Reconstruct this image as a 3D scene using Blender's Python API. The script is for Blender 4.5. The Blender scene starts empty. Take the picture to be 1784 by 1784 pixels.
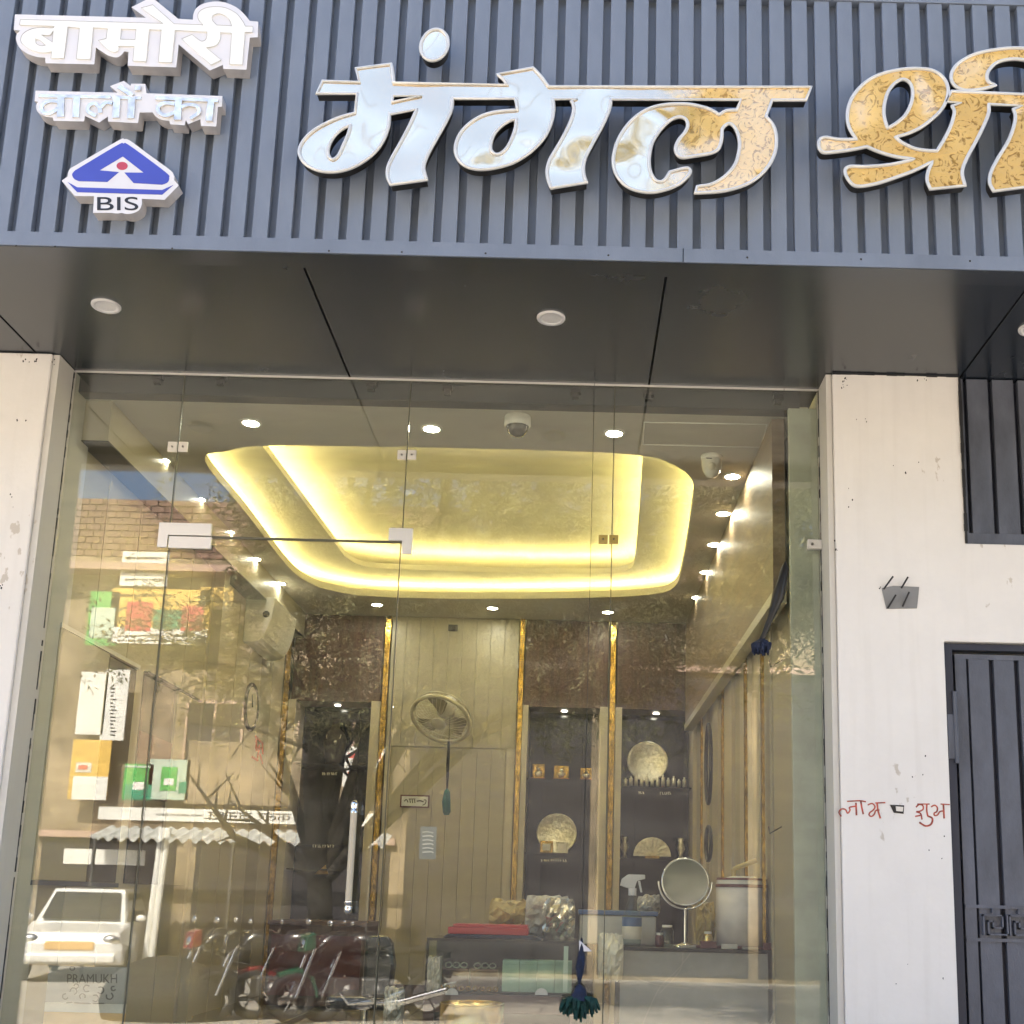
import bpy, bmesh, math, random
import numpy as np
from mathutils import Vector, Matrix
random.seed(7)
R = math.radians

# ---------------------------------------------------------------- camera, sky, sun, exposure
scene = bpy.context.scene
CAM = Vector((0.0, -4.5, 1.5))
FPX, PX, PY, W = 2050.0, 1000.0, 1150.0, 1784.0
PITCH = math.atan2(420.0, FPX)
ROLL = math.asin(0.0255)
_r0 = Vector((1, 0, 0)); _u0 = Vector((0, -math.sin(PITCH), math.cos(PITCH)))
FWD = Vector((0, math.cos(PITCH), math.sin(PITCH)))
RGT = math.cos(ROLL) * _r0 + math.sin(ROLL) * _u0
UPV = -math.sin(ROLL) * _r0 + math.cos(ROLL) * _u0
cd = bpy.data.cameras.new('camera'); cam = bpy.data.objects.new('camera', cd)
scene.collection.objects.link(cam)
cam.matrix_world = Matrix(((RGT.x, UPV.x, -FWD.x, CAM.x), (RGT.y, UPV.y, -FWD.y, CAM.y),
                           (RGT.z, UPV.z, -FWD.z, CAM.z), (0, 0, 0, 1)))
cd.sensor_width = 36.0; cd.lens = 36.0 * FPX / W
cd.shift_x = -(PX - W / 2) / W; cd.shift_y = (PY - W / 2) / W
cd.clip_start = 0.05; cd.clip_end = 600
scene.camera = cam

SUN_EL, SUN_AZ = R(47), R(-14)          # the sun stands behind the shop and lights the far side of the street
world = bpy.data.worlds.new('World'); scene.world = world; world.use_nodes = True
wn = world.node_tree.nodes; wl = world.node_tree.links
bg = wn['Background']
sky = wn.new('ShaderNodeTexSky'); sky.sky_type = 'NISHITA'; sky.sun_disc = False
sky.sun_elevation = SUN_EL; sky.sun_rotation = SUN_AZ
sky.dust_density = 4.5; sky.air_density = 0.9
wl.new(sky.outputs[0], bg.inputs[0]); bg.inputs[1].default_value = 0.15
sd = bpy.data.lights.new('sun', 'SUN'); sun = bpy.data.objects.new('sun', sd); scene.collection.objects.link(sun)
sd.energy = 5.0; sd.angle = R(0.53); sd.color = (1, 0.93, 0.82)
sdir = Vector((math.sin(SUN_AZ) * math.cos(SUN_EL), math.cos(SUN_AZ) * math.cos(SUN_EL), math.sin(SUN_EL)))
sun.rotation_euler = sdir.to_track_quat('Z', 'Y').to_euler(); sun.location = (0, 10, 20)
scene.view_settings.view_transform = 'Standard'; scene.view_settings.look = 'None'
scene.view_settings.exposure = 2.45; scene.view_settings.gamma = 1.0; scene.view_settings.use_curve_mapping = False
scene.render.engine = 'CYCLES'
cy = scene.cycles
cy.use_denoising = True; cy.max_bounces = 9; cy.transparent_max_bounces = 16; cy.glossy_bounces = 4
cy.diffuse_bounces = 4; cy.caustics_reflective = False; cy.caustics_refractive = False; cy.sample_clamp_indirect = 6

# ---------------------------------------------------------------- geometry helpers
def ray(px, py):
    return (RGT * ((px - PX) / FPX) - UPV * ((py - PY) / FPX) + FWD)
def at(px, py, Y=None, Z=None, X=None):
    d = ray(px, py)
    if Y is not None: t = (Y - CAM.y) / d.y
    elif Z is not None: t = (Z - CAM.z) / d.z
    else: t = (X - CAM.x) / d.x
    return CAM + d * t
def vt(px, py, D):                       # a point of the street seen mirrored in the glass at Y = 0
    p = at(px, py, Y=D - 4.5); return Vector((p.x, -p.y, p.z))

def link(o): scene.collection.objects.link(o); return o
def tag(o, label=None, cat=None, group=None, kind=None):
    if label: o['label'] = label
    if cat: o['category'] = cat
    if group: o['group'] = group
    if kind: o['kind'] = kind
    return o
def thing(name, label, cat, loc=(0, 0, 0), group=None):
    o = bpy.data.objects.new(name, None); link(o); o.location = loc; o.empty_display_size = 0.1
    return tag(o, label, cat, group)
def adopt(o, parent):
    if parent is not None:
        o.parent = parent
        off = parent.location.copy() if parent.type == 'EMPTY' else Vector((0, 0, 0))
        pp = parent.parent
        o.matrix_parent_inverse = Matrix.Translation(-off) if parent.type == 'EMPTY' else Matrix.Identity(4)
    return o
def copy_tree(o, loc, label=None, rz=None, mats=None):
    c = o.copy(); link(c); c.location = loc
    if rz is not None: c.rotation_euler.z = rz
    if label: c['label'] = label
    def rec(src, dst):
        for ch in [k for k in bpy.data.objects if k.parent == src and k != dst]:
            d = ch.copy(); link(d); d.parent = dst; d.matrix_parent_inverse = ch.matrix_parent_inverse.copy()
            if mats and ch.type == 'MESH' and ch.data.materials and ch.data.materials[0].name in mats:
                d.data = ch.data.copy(); d.data.materials[0] = mats[ch.data.materials[0].name]
            rec(ch, d)
    rec(o, c)
    return c

class MB:
    def __init__(s): s.v = []; s.f = []; s.sm = []
    def add(s, vs, fs, smooth=False):
        b = len(s.v); s.v += [tuple(v) for v in vs]
        s.f += [tuple(i + b for i in f) for f in fs]; s.sm += [smooth] * len(fs); return s
    def box(s, x0, x1, y0, y1, z0, z1):
        return s.add([(x0, y0, z0), (x1, y0, z0), (x1, y1, z0), (x0, y1, z0), (x0, y0, z1), (x1, y0, z1), (x1, y1, z1), (x0, y1, z1)],
                     [(0, 3, 2, 1), (4, 5, 6, 7), (0, 1, 5, 4), (1, 2, 6, 5), (2, 3, 7, 6), (3, 0, 4, 7)])
    def prism(s, poly, a, b, axis='y'):
        n = len(poly)
        def m(u, v, w): return {'y': (u, w, v), 'x': (w, u, v), 'z': (u, v, w)}[axis]
        vs = [m(u, v, a) for u, v in poly] + [m(u, v, b) for u, v in poly]
        fs = [tuple(range(n)), tuple(range(2 * n - 1, n - 1, -1))] + [(i, i + n, (i + 1) % n + n, (i + 1) % n) for i in range(n)]
        return s.add(vs, fs)
    def frame(s, z, d):
        d = Vector(d).normalized(); a = Vector((0, 0, 1)) if abs(d.z) < 0.9 else Vector((1, 0, 0))
        u = d.cross(a).normalized(); return u, d.cross(u).normalized()
    def tube(s, pts, r, n=10, caps=True):
        pts = [Vector(p) for p in pts]; rs = r if isinstance(r, (list, tuple)) else [r] * len(pts)
        vs = []; fs = []
        for i, p in enumerate(pts):
            d = pts[min(i + 1, len(pts) - 1)] - pts[max(i - 1, 0)]
            if i == 0: u, w = s.frame(0, d)
            else:
                d = d.normalized(); u = (u - d * u.dot(d)).normalized(); w = d.cross(u)
            for k in range(n):
                t = 2 * math.pi * k / n; vs.append(p + (u * math.cos(t) + w * math.sin(t)) * rs[i])
        for i in range(len(pts) - 1):
            for k in range(n):
                a = i * n + k; b = i * n + (k + 1) % n; fs.append((a, b, b + n, a + n))
        s.add(vs, fs, n > 5)
        if caps:
            s.add(vs[:n], [tuple(range(n - 1, -1, -1))]); s.add(vs[-n:], [tuple(range(n))])
        return s
    def lathe(s, prof, c=(0, 0, 0), axis=(0, 0, 1), n=24, sx=1.0):
        ax = Vector(axis).normalized(); u, w = s.frame(0, ax); c = Vector(c); vs = []; fs = []
        for r, h in prof:
            for k in range(n):
                t = 2 * math.pi * k / n; vs.append(c + ax * h + (u * math.cos(t) * sx + w * math.sin(t)) * max(r, 1e-4))
        m = len(prof)
        for i in range(m - 1):
            for k in range(n):
                a = i * n + k; b = i * n + (k + 1) % n; fs.append((a, b, b + n, a + n))
        return s.add(vs, fs, True)
    def torus(s, c, axis, R_, r, n=28, m=8, a0=0.0, a1=2 * math.pi):
        u, w = s.frame(0, axis); ax = Vector(axis).normalized(); c = Vector(c); vs = []; fs = []
        full = abs(a1 - a0 - 2 * math.pi) < 1e-6; nn = n if full else n + 1
        for i in range(nn):
            t = a0 + (a1 - a0) * i / n; d = u * math.cos(t) + w * math.sin(t)
            for k in range(m):
                q = 2 * math.pi * k / m; vs.append(c + d * (R_ + r * math.cos(q)) + ax * r * math.sin(q))
        for i in range(n if full else n):
            j = (i + 1) % nn
            for k in range(m): fs.append((i * m + k, j * m + k, j * m + (k + 1) % m, i * m + (k + 1) % m))
        return s.add(vs, fs, True)
    def ball(s, c, r, n=14, sc=(1, 1, 1)):
        vs = []; fs = []; m = n // 2
        for i in range(m + 1):
            p = math.pi * i / m
            for k in range(n):
                t = 2 * math.pi * k / n
                vs.append((c[0] + r * sc[0] * math.sin(p) * math.cos(t), c[1] + r * sc[1] * math.sin(p) * math.sin(t), c[2] + r * sc[2] * math.cos(p)))
        for i in range(m):
            for k in range(n): fs.append((i * n + k, i * n + (k + 1) % n, (i + 1) * n + (k + 1) % n, (i + 1) * n + k))
        return s.add(vs, fs, True)
    def ribbon(s, pts, w, y0, y1):       # a brush stroke in the XZ plane, given thickness
        pts = [Vector((p[0], p[1])) for p in pts]; L = []; Rr = []
        for i, p in enumerate(pts):
            d = (pts[min(i + 1, len(pts) - 1)] - pts[max(i - 1, 0)]).normalized(); nn = Vector((-d.y, d.x)) * w / 2
            L.append(p + nn); Rr.append(p - nn)
        for i in range(len(pts) - 1):
            s.prism([tuple(L[i]), tuple(L[i + 1]), tuple(Rr[i + 1]), tuple(Rr[i])], y0, y1)
        return s
    def build(s, name, mat, parent=None, bevel=0.0, fixn=True):
        me = bpy.data.meshes.new(name); me.from_pydata(s.v, [], s.f)
        me.polygons.foreach_set('use_smooth', s.sm)
        if fixn or bevel:
            bm = bmesh.new(); bm.from_mesh(me)
            bmesh.ops.recalc_face_normals(bm, faces=bm.faces)
            bm.to_mesh(me); bm.free()
        me.materials.append(mat); me.update()
        o = link(bpy.data.objects.new(name, me))
        if bevel:
            md = o.modifiers.new('bevel', 'BEVEL'); md.width = bevel; md.segments = 2; md.limit_method = 'ANGLE'
        return adopt(o, parent)

def bxy(px0, py0, px1, py1, Y, depth, mb=None):    # a box whose front face fills a rectangle on a plane Y = const
    mx, my = (px0 + px1) / 2, (py0 + py1) / 2
    x0, x1 = at(px0, my, Y=Y).x, at(px1, my, Y=Y).x; z1, z0 = at(mx, py0, Y=Y).z, at(mx, py1, Y=Y).z
    mb = mb or MB(); mb.box(x0, x1, Y, Y + depth, z0, z1); mb.rect = (x0, x1, z0, z1); return mb

def spline(points, n=6):
    """closed outline through the points; a third element marks a corner"""
    P = [(p[0], p[1], len(p) > 2) for p in points]
    N = len(P); cs = [i for i in range(N) if P[i][2]]
    out = []
    for i in range(N):
        a, b = P[i], P[(i + 1) % N]; p = P[i - 1]; q = P[(i + 2) % N]
        A, B = Vector(a[:2]), Vector(b[:2])
        if a[2] and b[2]: out.append(tuple(A)); continue
        T0 = A + (A - B) if a[2] else Vector(p[:2]); T1 = B + (B - A) if b[2] else Vector(q[:2])
        for k in range(n):
            t = k / n
            out.append(tuple(0.5 * ((2 * A) + (B - T0) * t + (2 * T0 - 5 * A + 4 * B - T1) * t * t + (3 * A - T0 - 3 * B + T1) * t ** 3)))
    return out
def zc(pts, zm):                         # from enlarged-crop coordinates to picture pixels
    ox, oy, s = zm; return [(ox + p[0] / s, oy + p[1] / s) + tuple(p[2:]) for p in pts]
def curve_mesh(contours, Y, depth=0.0, bevel=0.0, fill=True):
    cu = bpy.data.curves.new('c', 'CURVE'); cu.dimensions = '2D' if fill else '3D'
    if fill: cu.fill_mode = 'BOTH'; cu.extrude = depth / 2
    cu.bevel_depth = bevel; cu.bevel_resolution = 1
    for c in contours:
        sp = cu.splines.new('POLY'); sp.points.add(len(c) - 1); sp.use_cyclic_u = True
        for i, (x, z) in enumerate(c): sp.points[i].co = (x, z, 0, 1)
    ob = link(bpy.data.objects.new('c', cu)); bpy.context.view_layer.update()
    me = bpy.data.meshes.new_from_object(ob.evaluated_get(bpy.context.evaluated_depsgraph_get()))
    bpy.data.objects.remove(ob); bpy.data.curves.remove(cu)
    me.transform(Matrix(((1, 0, 0, 0), (0, 0, -1, Y + depth / 2), (0, 1, 0, 0), (0, 0, 0, 1))))
    return me
def mesh_obj(me, name, mat, parent=None):
    me.name = name; me.materials.clear(); me.materials.append(mat)
    return adopt(link(bpy.data.objects.new(name, me)), parent)
def onplane(c, Y): return [(p.x, p.z) for p in (at(x, y, Y=Y) for x, y in c)]
def plate(contours, Y, depth, name, mat, parent=None): return mesh_obj(curve_mesh([onplane(c, Y) for c in contours], Y, depth), name, mat, parent)
def text_mesh(body, quad, Y, depth, name, mat, parent=None, pick=None, shear=0):
    """flat lettering fitted into quad = (px0, py0, px1, py1) on plane Y"""
    cu = bpy.data.curves.new('t', 'FONT'); cu.body = body; cu.extrude = 0.5; cu.shear = shear
    ob = link(bpy.data.objects.new('t', cu)); bpy.context.view_layer.update()
    me = bpy.data.meshes.new_from_object(ob.evaluated_get(bpy.context.evaluated_depsgraph_get()))
    bpy.data.objects.remove(ob); bpy.data.curves.remove(cu)
    n = len(me.vertices); co = np.zeros(n * 3); me.vertices.foreach_get('co', co); co = co.reshape(-1, 3)
    lo, hi = co.min(0), co.max(0); uv = (co - lo) / np.maximum(hi - lo, 1e-6)
    out = np.zeros_like(co); px0, py0, px1, py1 = quad or (0, 0, 0, 0)
    for i in range(n):
        p = pick(uv[i]) if pick else at(px0 + uv[i][0] * (px1 - px0), py1 + uv[i][1] * (py0 - py1), Y=Y)
        out[i] = p if pick else (p.x, Y - depth * uv[i][2], p.z)
    me.vertices.foreach_set('co', out.ravel()); me.update()
    return mesh_obj(me, name, mat, parent)

# ---------------------------------------------------------------- materials
def nodes(name):
    m = bpy.data.materials.new(name); m.use_nodes = True; return m, m.node_tree.nodes, m.node_tree.links, m.node_tree.nodes['Principled BSDF']
def mat(name, col, rough=0.5, metal=0.0, var=0.12, scale=6.0, bump=0.0, bscale=60.0, spec=0.5, col2=None, emis=None, coat=0.0, stretch=None):
    m, N, L, b = nodes(name)
    b.inputs['Roughness'].default_value = rough; b.inputs['Metallic'].default_value = metal
    b.inputs['Specular IOR Level'].default_value = spec; b.inputs['Coat Weight'].default_value = coat; b.inputs['Coat Roughness'].default_value = rough * 0.7
    tc = N.new('ShaderNodeTexCoord'); mp = N.new('ShaderNodeMapping'); L.new(tc.outputs['Object'], mp.inputs[0])
    if stretch: mp.inputs['Scale'].default_value = stretch
    nz = N.new('ShaderNodeTexNoise'); nz.inputs['Scale'].default_value = scale; nz.inputs['Detail'].default_value = 8; nz.inputs['Roughness'].default_value = 0.65
    L.new(mp.outputs[0], nz.inputs['Vector'])
    cr = N.new('ShaderNodeValToRGB'); L.new(nz.outputs[0], cr.inputs[0])
    c2 = col2 or tuple(max(0, c * (1 - var * 1.6)) for c in col); c1 = tuple(min(1, c * (1 + var * 0.6)) for c in col) if not col2 else col
    cr.color_ramp.elements[0].position = 0.32; cr.color_ramp.elements[1].position = 0.68
    cr.color_ramp.elements[0].color = (*c2, 1); cr.color_ramp.elements[1].color = (*c1, 1)
    L.new(cr.outputs[0], b.inputs['Base Color'])
    mr = N.new('ShaderNodeMapRange'); L.new(nz.outputs[0], mr.inputs[0])
    mr.inputs[3].default_value = max(0.02, rough * 0.8); mr.inputs[4].default_value = min(1, rough * 1.2); L.new(mr.outputs[0], b.inputs['Roughness'])
    if bump:
        n2 = N.new('ShaderNodeTexNoise'); n2.inputs['Scale'].default_value = bscale; n2.inputs['Detail'].default_value = 4
        L.new(mp.outputs[0], n2.inputs['Vector'])
        bp = N.new('ShaderNodeBump'); bp.inputs['Strength'].default_value = bump; bp.inputs['Distance'].default_value = 0.01
        L.new(n2.outputs[0], bp.inputs['Height']); L.new(bp.outputs[0], b.inputs['Normal'])
    if emis: b.inputs['Emission Color'].default_value = (*emis[0], 1); b.inputs['Emission Strength'].default_value = emis[1]
    return m
def glass(name, tint, base=0.05, dirt=0.03):
    m = bpy.data.materials.new(name); m.use_nodes = True; N = m.node_tree.nodes; L = m.node_tree.links; N.clear()
    out = N.new('ShaderNodeOutputMaterial'); tr = N.new('ShaderNodeBsdfTransparent'); gl = N.new('ShaderNodeBsdfGlossy')
    tr.inputs[0].default_value = (*tint, 1); gl.inputs['Roughness'].default_value = 0.0
    lw = N.new('ShaderNodeLayerWeight'); lw.inputs['Blend'].default_value = 0.5
    pw = N.new('ShaderNodeMath'); pw.operation = 'POWER'; pw.inputs[1].default_value = 5; L.new(lw.outputs['Facing'], pw.inputs[0])
    ma = N.new('ShaderNodeMath'); ma.operation = 'MULTIPLY_ADD'; ma.inputs[1].default_value = 1 - base; ma.inputs[2].default_value = base; L.new(pw.outputs[0], ma.inputs[0])
    mx = N.new('ShaderNodeMixShader'); L.new(ma.outputs[0], mx.inputs[0]); L.new(tr.outputs[0], mx.inputs[1]); L.new(gl.outputs[0], mx.inputs[2])
    # a thin film of street dust and wiping marks
    df = N.new('ShaderNodeBsdfDiffuse'); df.inputs[0].default_value = (0.6, 0.55, 0.45, 1)
    tc = N.new('ShaderNodeTexCoord'); mp = N.new('ShaderNodeMapping'); mp.inputs['Rotation'].default_value = (0, R(35), 0); mp.inputs['Scale'].default_value = (1.0, 1.0, 5.0)
    nz = N.new('ShaderNodeTexNoise'); nz.inputs['Scale'].default_value = 2.2; nz.inputs['Detail'].default_value = 9
    L.new(tc.outputs['Object'], mp.inputs[0]); L.new(mp.outputs[0], nz.inputs['Vector'])
    mr = N.new('ShaderNodeMapRange'); mr.inputs[1].default_value = 0.45; mr.inputs[2].default_value = 0.8; mr.inputs[3].default_value = dirt * 0.4; mr.inputs[4].default_value = dirt * 2.2
    L.new(nz.outputs[0], mr.inputs[0])
    m2 = N.new('ShaderNodeMixShader'); L.new(mr.outputs[0], m2.inputs[0]); L.new(mx.outputs[0], m2.inputs[1]); L.new(df.outputs[0], m2.inputs[2])
    L.new(m2.outputs[0], out.inputs[0]); return m
def glow(name, col, s):
    m = bpy.data.materials.new(name); m.use_nodes = True; N = m.node_tree.nodes; L = m.node_tree.links; N.clear()
    e = N.new('ShaderNodeEmission'); e.inputs[0].default_value = (*col, 1); e.inputs[1].default_value = s
    o = N.new('ShaderNodeOutputMaterial'); L.new(e.outputs[0], o.inputs[0]); return m
def mirror_gold(name):
    """embossed gold sheet: a polished, slightly buckled mirror with a crinkled yellow pattern painted for the tree reflection"""
    m, N, L, b = nodes(name); out = N['Material Output']
    b.inputs['Metallic'].default_value = 1; b.inputs['Roughness'].default_value = 0.07; b.inputs['Base Color'].default_value = (1.0, 0.80, 0.56, 1)
    tc = N.new('ShaderNodeTexCoord'); n1 = N.new('ShaderNodeTexNoise'); n1.inputs['Scale'].default_value = 2.4; n1.inputs['Detail'].default_value = 1.5
    n2 = N.new('ShaderNodeTexNoise'); n2.inputs['Scale'].default_value = 24; n2.inputs['Detail'].default_value = 5; n2.inputs['Distortion'].default_value = 3.0
    L.new(tc.outputs['Object'], n1.inputs['Vector']); L.new(tc.outputs['Object'], n2.inputs['Vector'])
    b1 = N.new('ShaderNodeBump'); b1.inputs['Strength'].default_value = 0.5; b1.inputs['Distance'].default_value = 0.16; L.new(n1.outputs[0], b1.inputs['Height'])
    L.new(b1.outputs[0], b.inputs['Normal'])
    g = N.new('ShaderNodeBsdfPrincipled'); g.inputs['Metallic'].default_value = 0.25; g.inputs['Roughness'].default_value = 0.35
    cr = N.new('ShaderNodeValToRGB'); L.new(n2.outputs[0], cr.inputs[0]); e = cr.color_ramp.elements
    e[0].position = 0.38; e[0].color = (0.42, 0.23, 0.05, 1); e[1].position = 0.47; e[1].color = (0.95, 0.62, 0.21, 1); L.new(cr.outputs[0], g.inputs['Base Color'])
    b2 = N.new('ShaderNodeBump'); b2.inputs['Strength'].default_value = 0.8; b2.inputs['Distance'].default_value = 0.01; L.new(n2.outputs[0], b2.inputs['Height']); L.new(b2.outputs[0], g.inputs['Normal'])
    mx = N.new('ShaderNodeMixShader'); L.new(b.outputs[0], mx.inputs[1]); L.new(g.outputs[0], mx.inputs[2])
    # painted reflections: sky silver left, tree gold from the third letter, ragged change-over
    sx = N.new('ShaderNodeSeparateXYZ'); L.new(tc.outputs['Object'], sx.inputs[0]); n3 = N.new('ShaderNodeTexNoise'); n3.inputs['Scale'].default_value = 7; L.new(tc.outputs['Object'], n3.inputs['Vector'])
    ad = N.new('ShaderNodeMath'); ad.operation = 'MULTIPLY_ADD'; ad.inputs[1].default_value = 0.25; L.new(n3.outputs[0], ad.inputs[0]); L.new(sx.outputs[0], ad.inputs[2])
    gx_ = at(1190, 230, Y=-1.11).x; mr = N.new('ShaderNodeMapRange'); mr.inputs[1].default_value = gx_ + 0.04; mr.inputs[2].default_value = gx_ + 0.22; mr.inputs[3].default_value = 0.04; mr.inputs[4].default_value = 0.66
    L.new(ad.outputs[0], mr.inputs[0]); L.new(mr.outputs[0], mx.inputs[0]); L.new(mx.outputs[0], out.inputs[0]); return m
def plaster(name, col):
    """painted plaster: faint mottling, chips and scuffs with shapes of their own"""
    m = mat(name, col, 0.62, var=0.05, scale=1.6, bump=0.12, bscale=45, spec=0.3)
    N = m.node_tree.nodes; L = m.node_tree.links; b = N['Principled BSDF']; src = b.inputs['Base Color'].links[0].from_socket
    tc = N.new('ShaderNodeTexCoord'); mp = N.new('ShaderNodeMapping'); mp.inputs['Scale'].default_value = (1, 1, 0.6); L.new(tc.outputs['Object'], mp.inputs[0])
    n1 = N.new('ShaderNodeTexNoise'); n1.inputs['Scale'].default_value = 26; n1.inputs['Detail'].default_value = 6; L.new(mp.outputs[0], n1.inputs['Vector'])
    n2 = N.new('ShaderNodeTexNoise'); n2.inputs['Scale'].default_value = 3.1; n2.inputs['Detail'].default_value = 3; L.new(mp.outputs[0], n2.inputs['Vector'])
    a = N.new('ShaderNodeMath'); a.operation = 'MULTIPLY'; L.new(n1.outputs[0], a.inputs[0]); L.new(n2.outputs[0], a.inputs[1])
    cr = N.new('ShaderNodeValToRGB'); cr.color_ramp.elements[0].position = 0.405; cr.color_ramp.elements[1].position = 0.43
    cr.color_ramp.elements[0].color = (0, 0, 0, 1); cr.color_ramp.elements[1].color = (0.6, 0.6, 0.6, 1); L.new(a.outputs[0], cr.inputs[0])
    mx = N.new('ShaderNodeMix'); mx.data_type = 'RGBA'; L.new(cr.outputs[0], mx.inputs[0]); L.new(src, mx.inputs[6]); mx.inputs[7].default_value = (0.42, 0.36, 0.28, 1)
    m3 = N.new('ShaderNodeMapping'); m3.inputs['Scale'].default_value = (9, 9, 0.55); L.new(tc.outputs['Object'], m3.inputs[0]); n3 = N.new('ShaderNodeTexNoise'); n3.inputs['Scale'].default_value = 2.5; n3.inputs['Detail'].default_value = 7; L.new(m3.outputs[0], n3.inputs['Vector'])
    c3 = N.new('ShaderNodeValToRGB'); c3.color_ramp.elements[0].position = 0.52; c3.color_ramp.elements[1].position = 0.80; c3.color_ramp.elements[0].color = (0, 0, 0, 1); c3.color_ramp.elements[1].color = (0.16, 0.16, 0.16, 1); L.new(n3.outputs[0], c3.inputs[0])
    x3 = N.new('ShaderNodeMix'); x3.data_type = 'RGBA'; L.new(c3.outputs[0], x3.inputs[0]); L.new(mx.outputs[2], x3.inputs[6]); x3.inputs[7].default_value = (0.50, 0.46, 0.40, 1)
    wv = N.new('ShaderNodeTexNoise'); wv.inputs['Scale'].default_value = 5; wv.inputs['Detail'].default_value = 3; L.new(mp.outputs[0], wv.inputs['Vector']); b3 = N.new('ShaderNodeBump'); b3.inputs['Strength'].default_value = 0.35; b3.inputs['Distance'].default_value = 0.02
    L.new(wv.outputs[0], b3.inputs['Height']); old = b.inputs['Normal'].links[0].from_node; L.new(b3.outputs[0], old.inputs['Normal'])
    L.new(x3.outputs[2], b.inputs['Base Color']); return m

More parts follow.
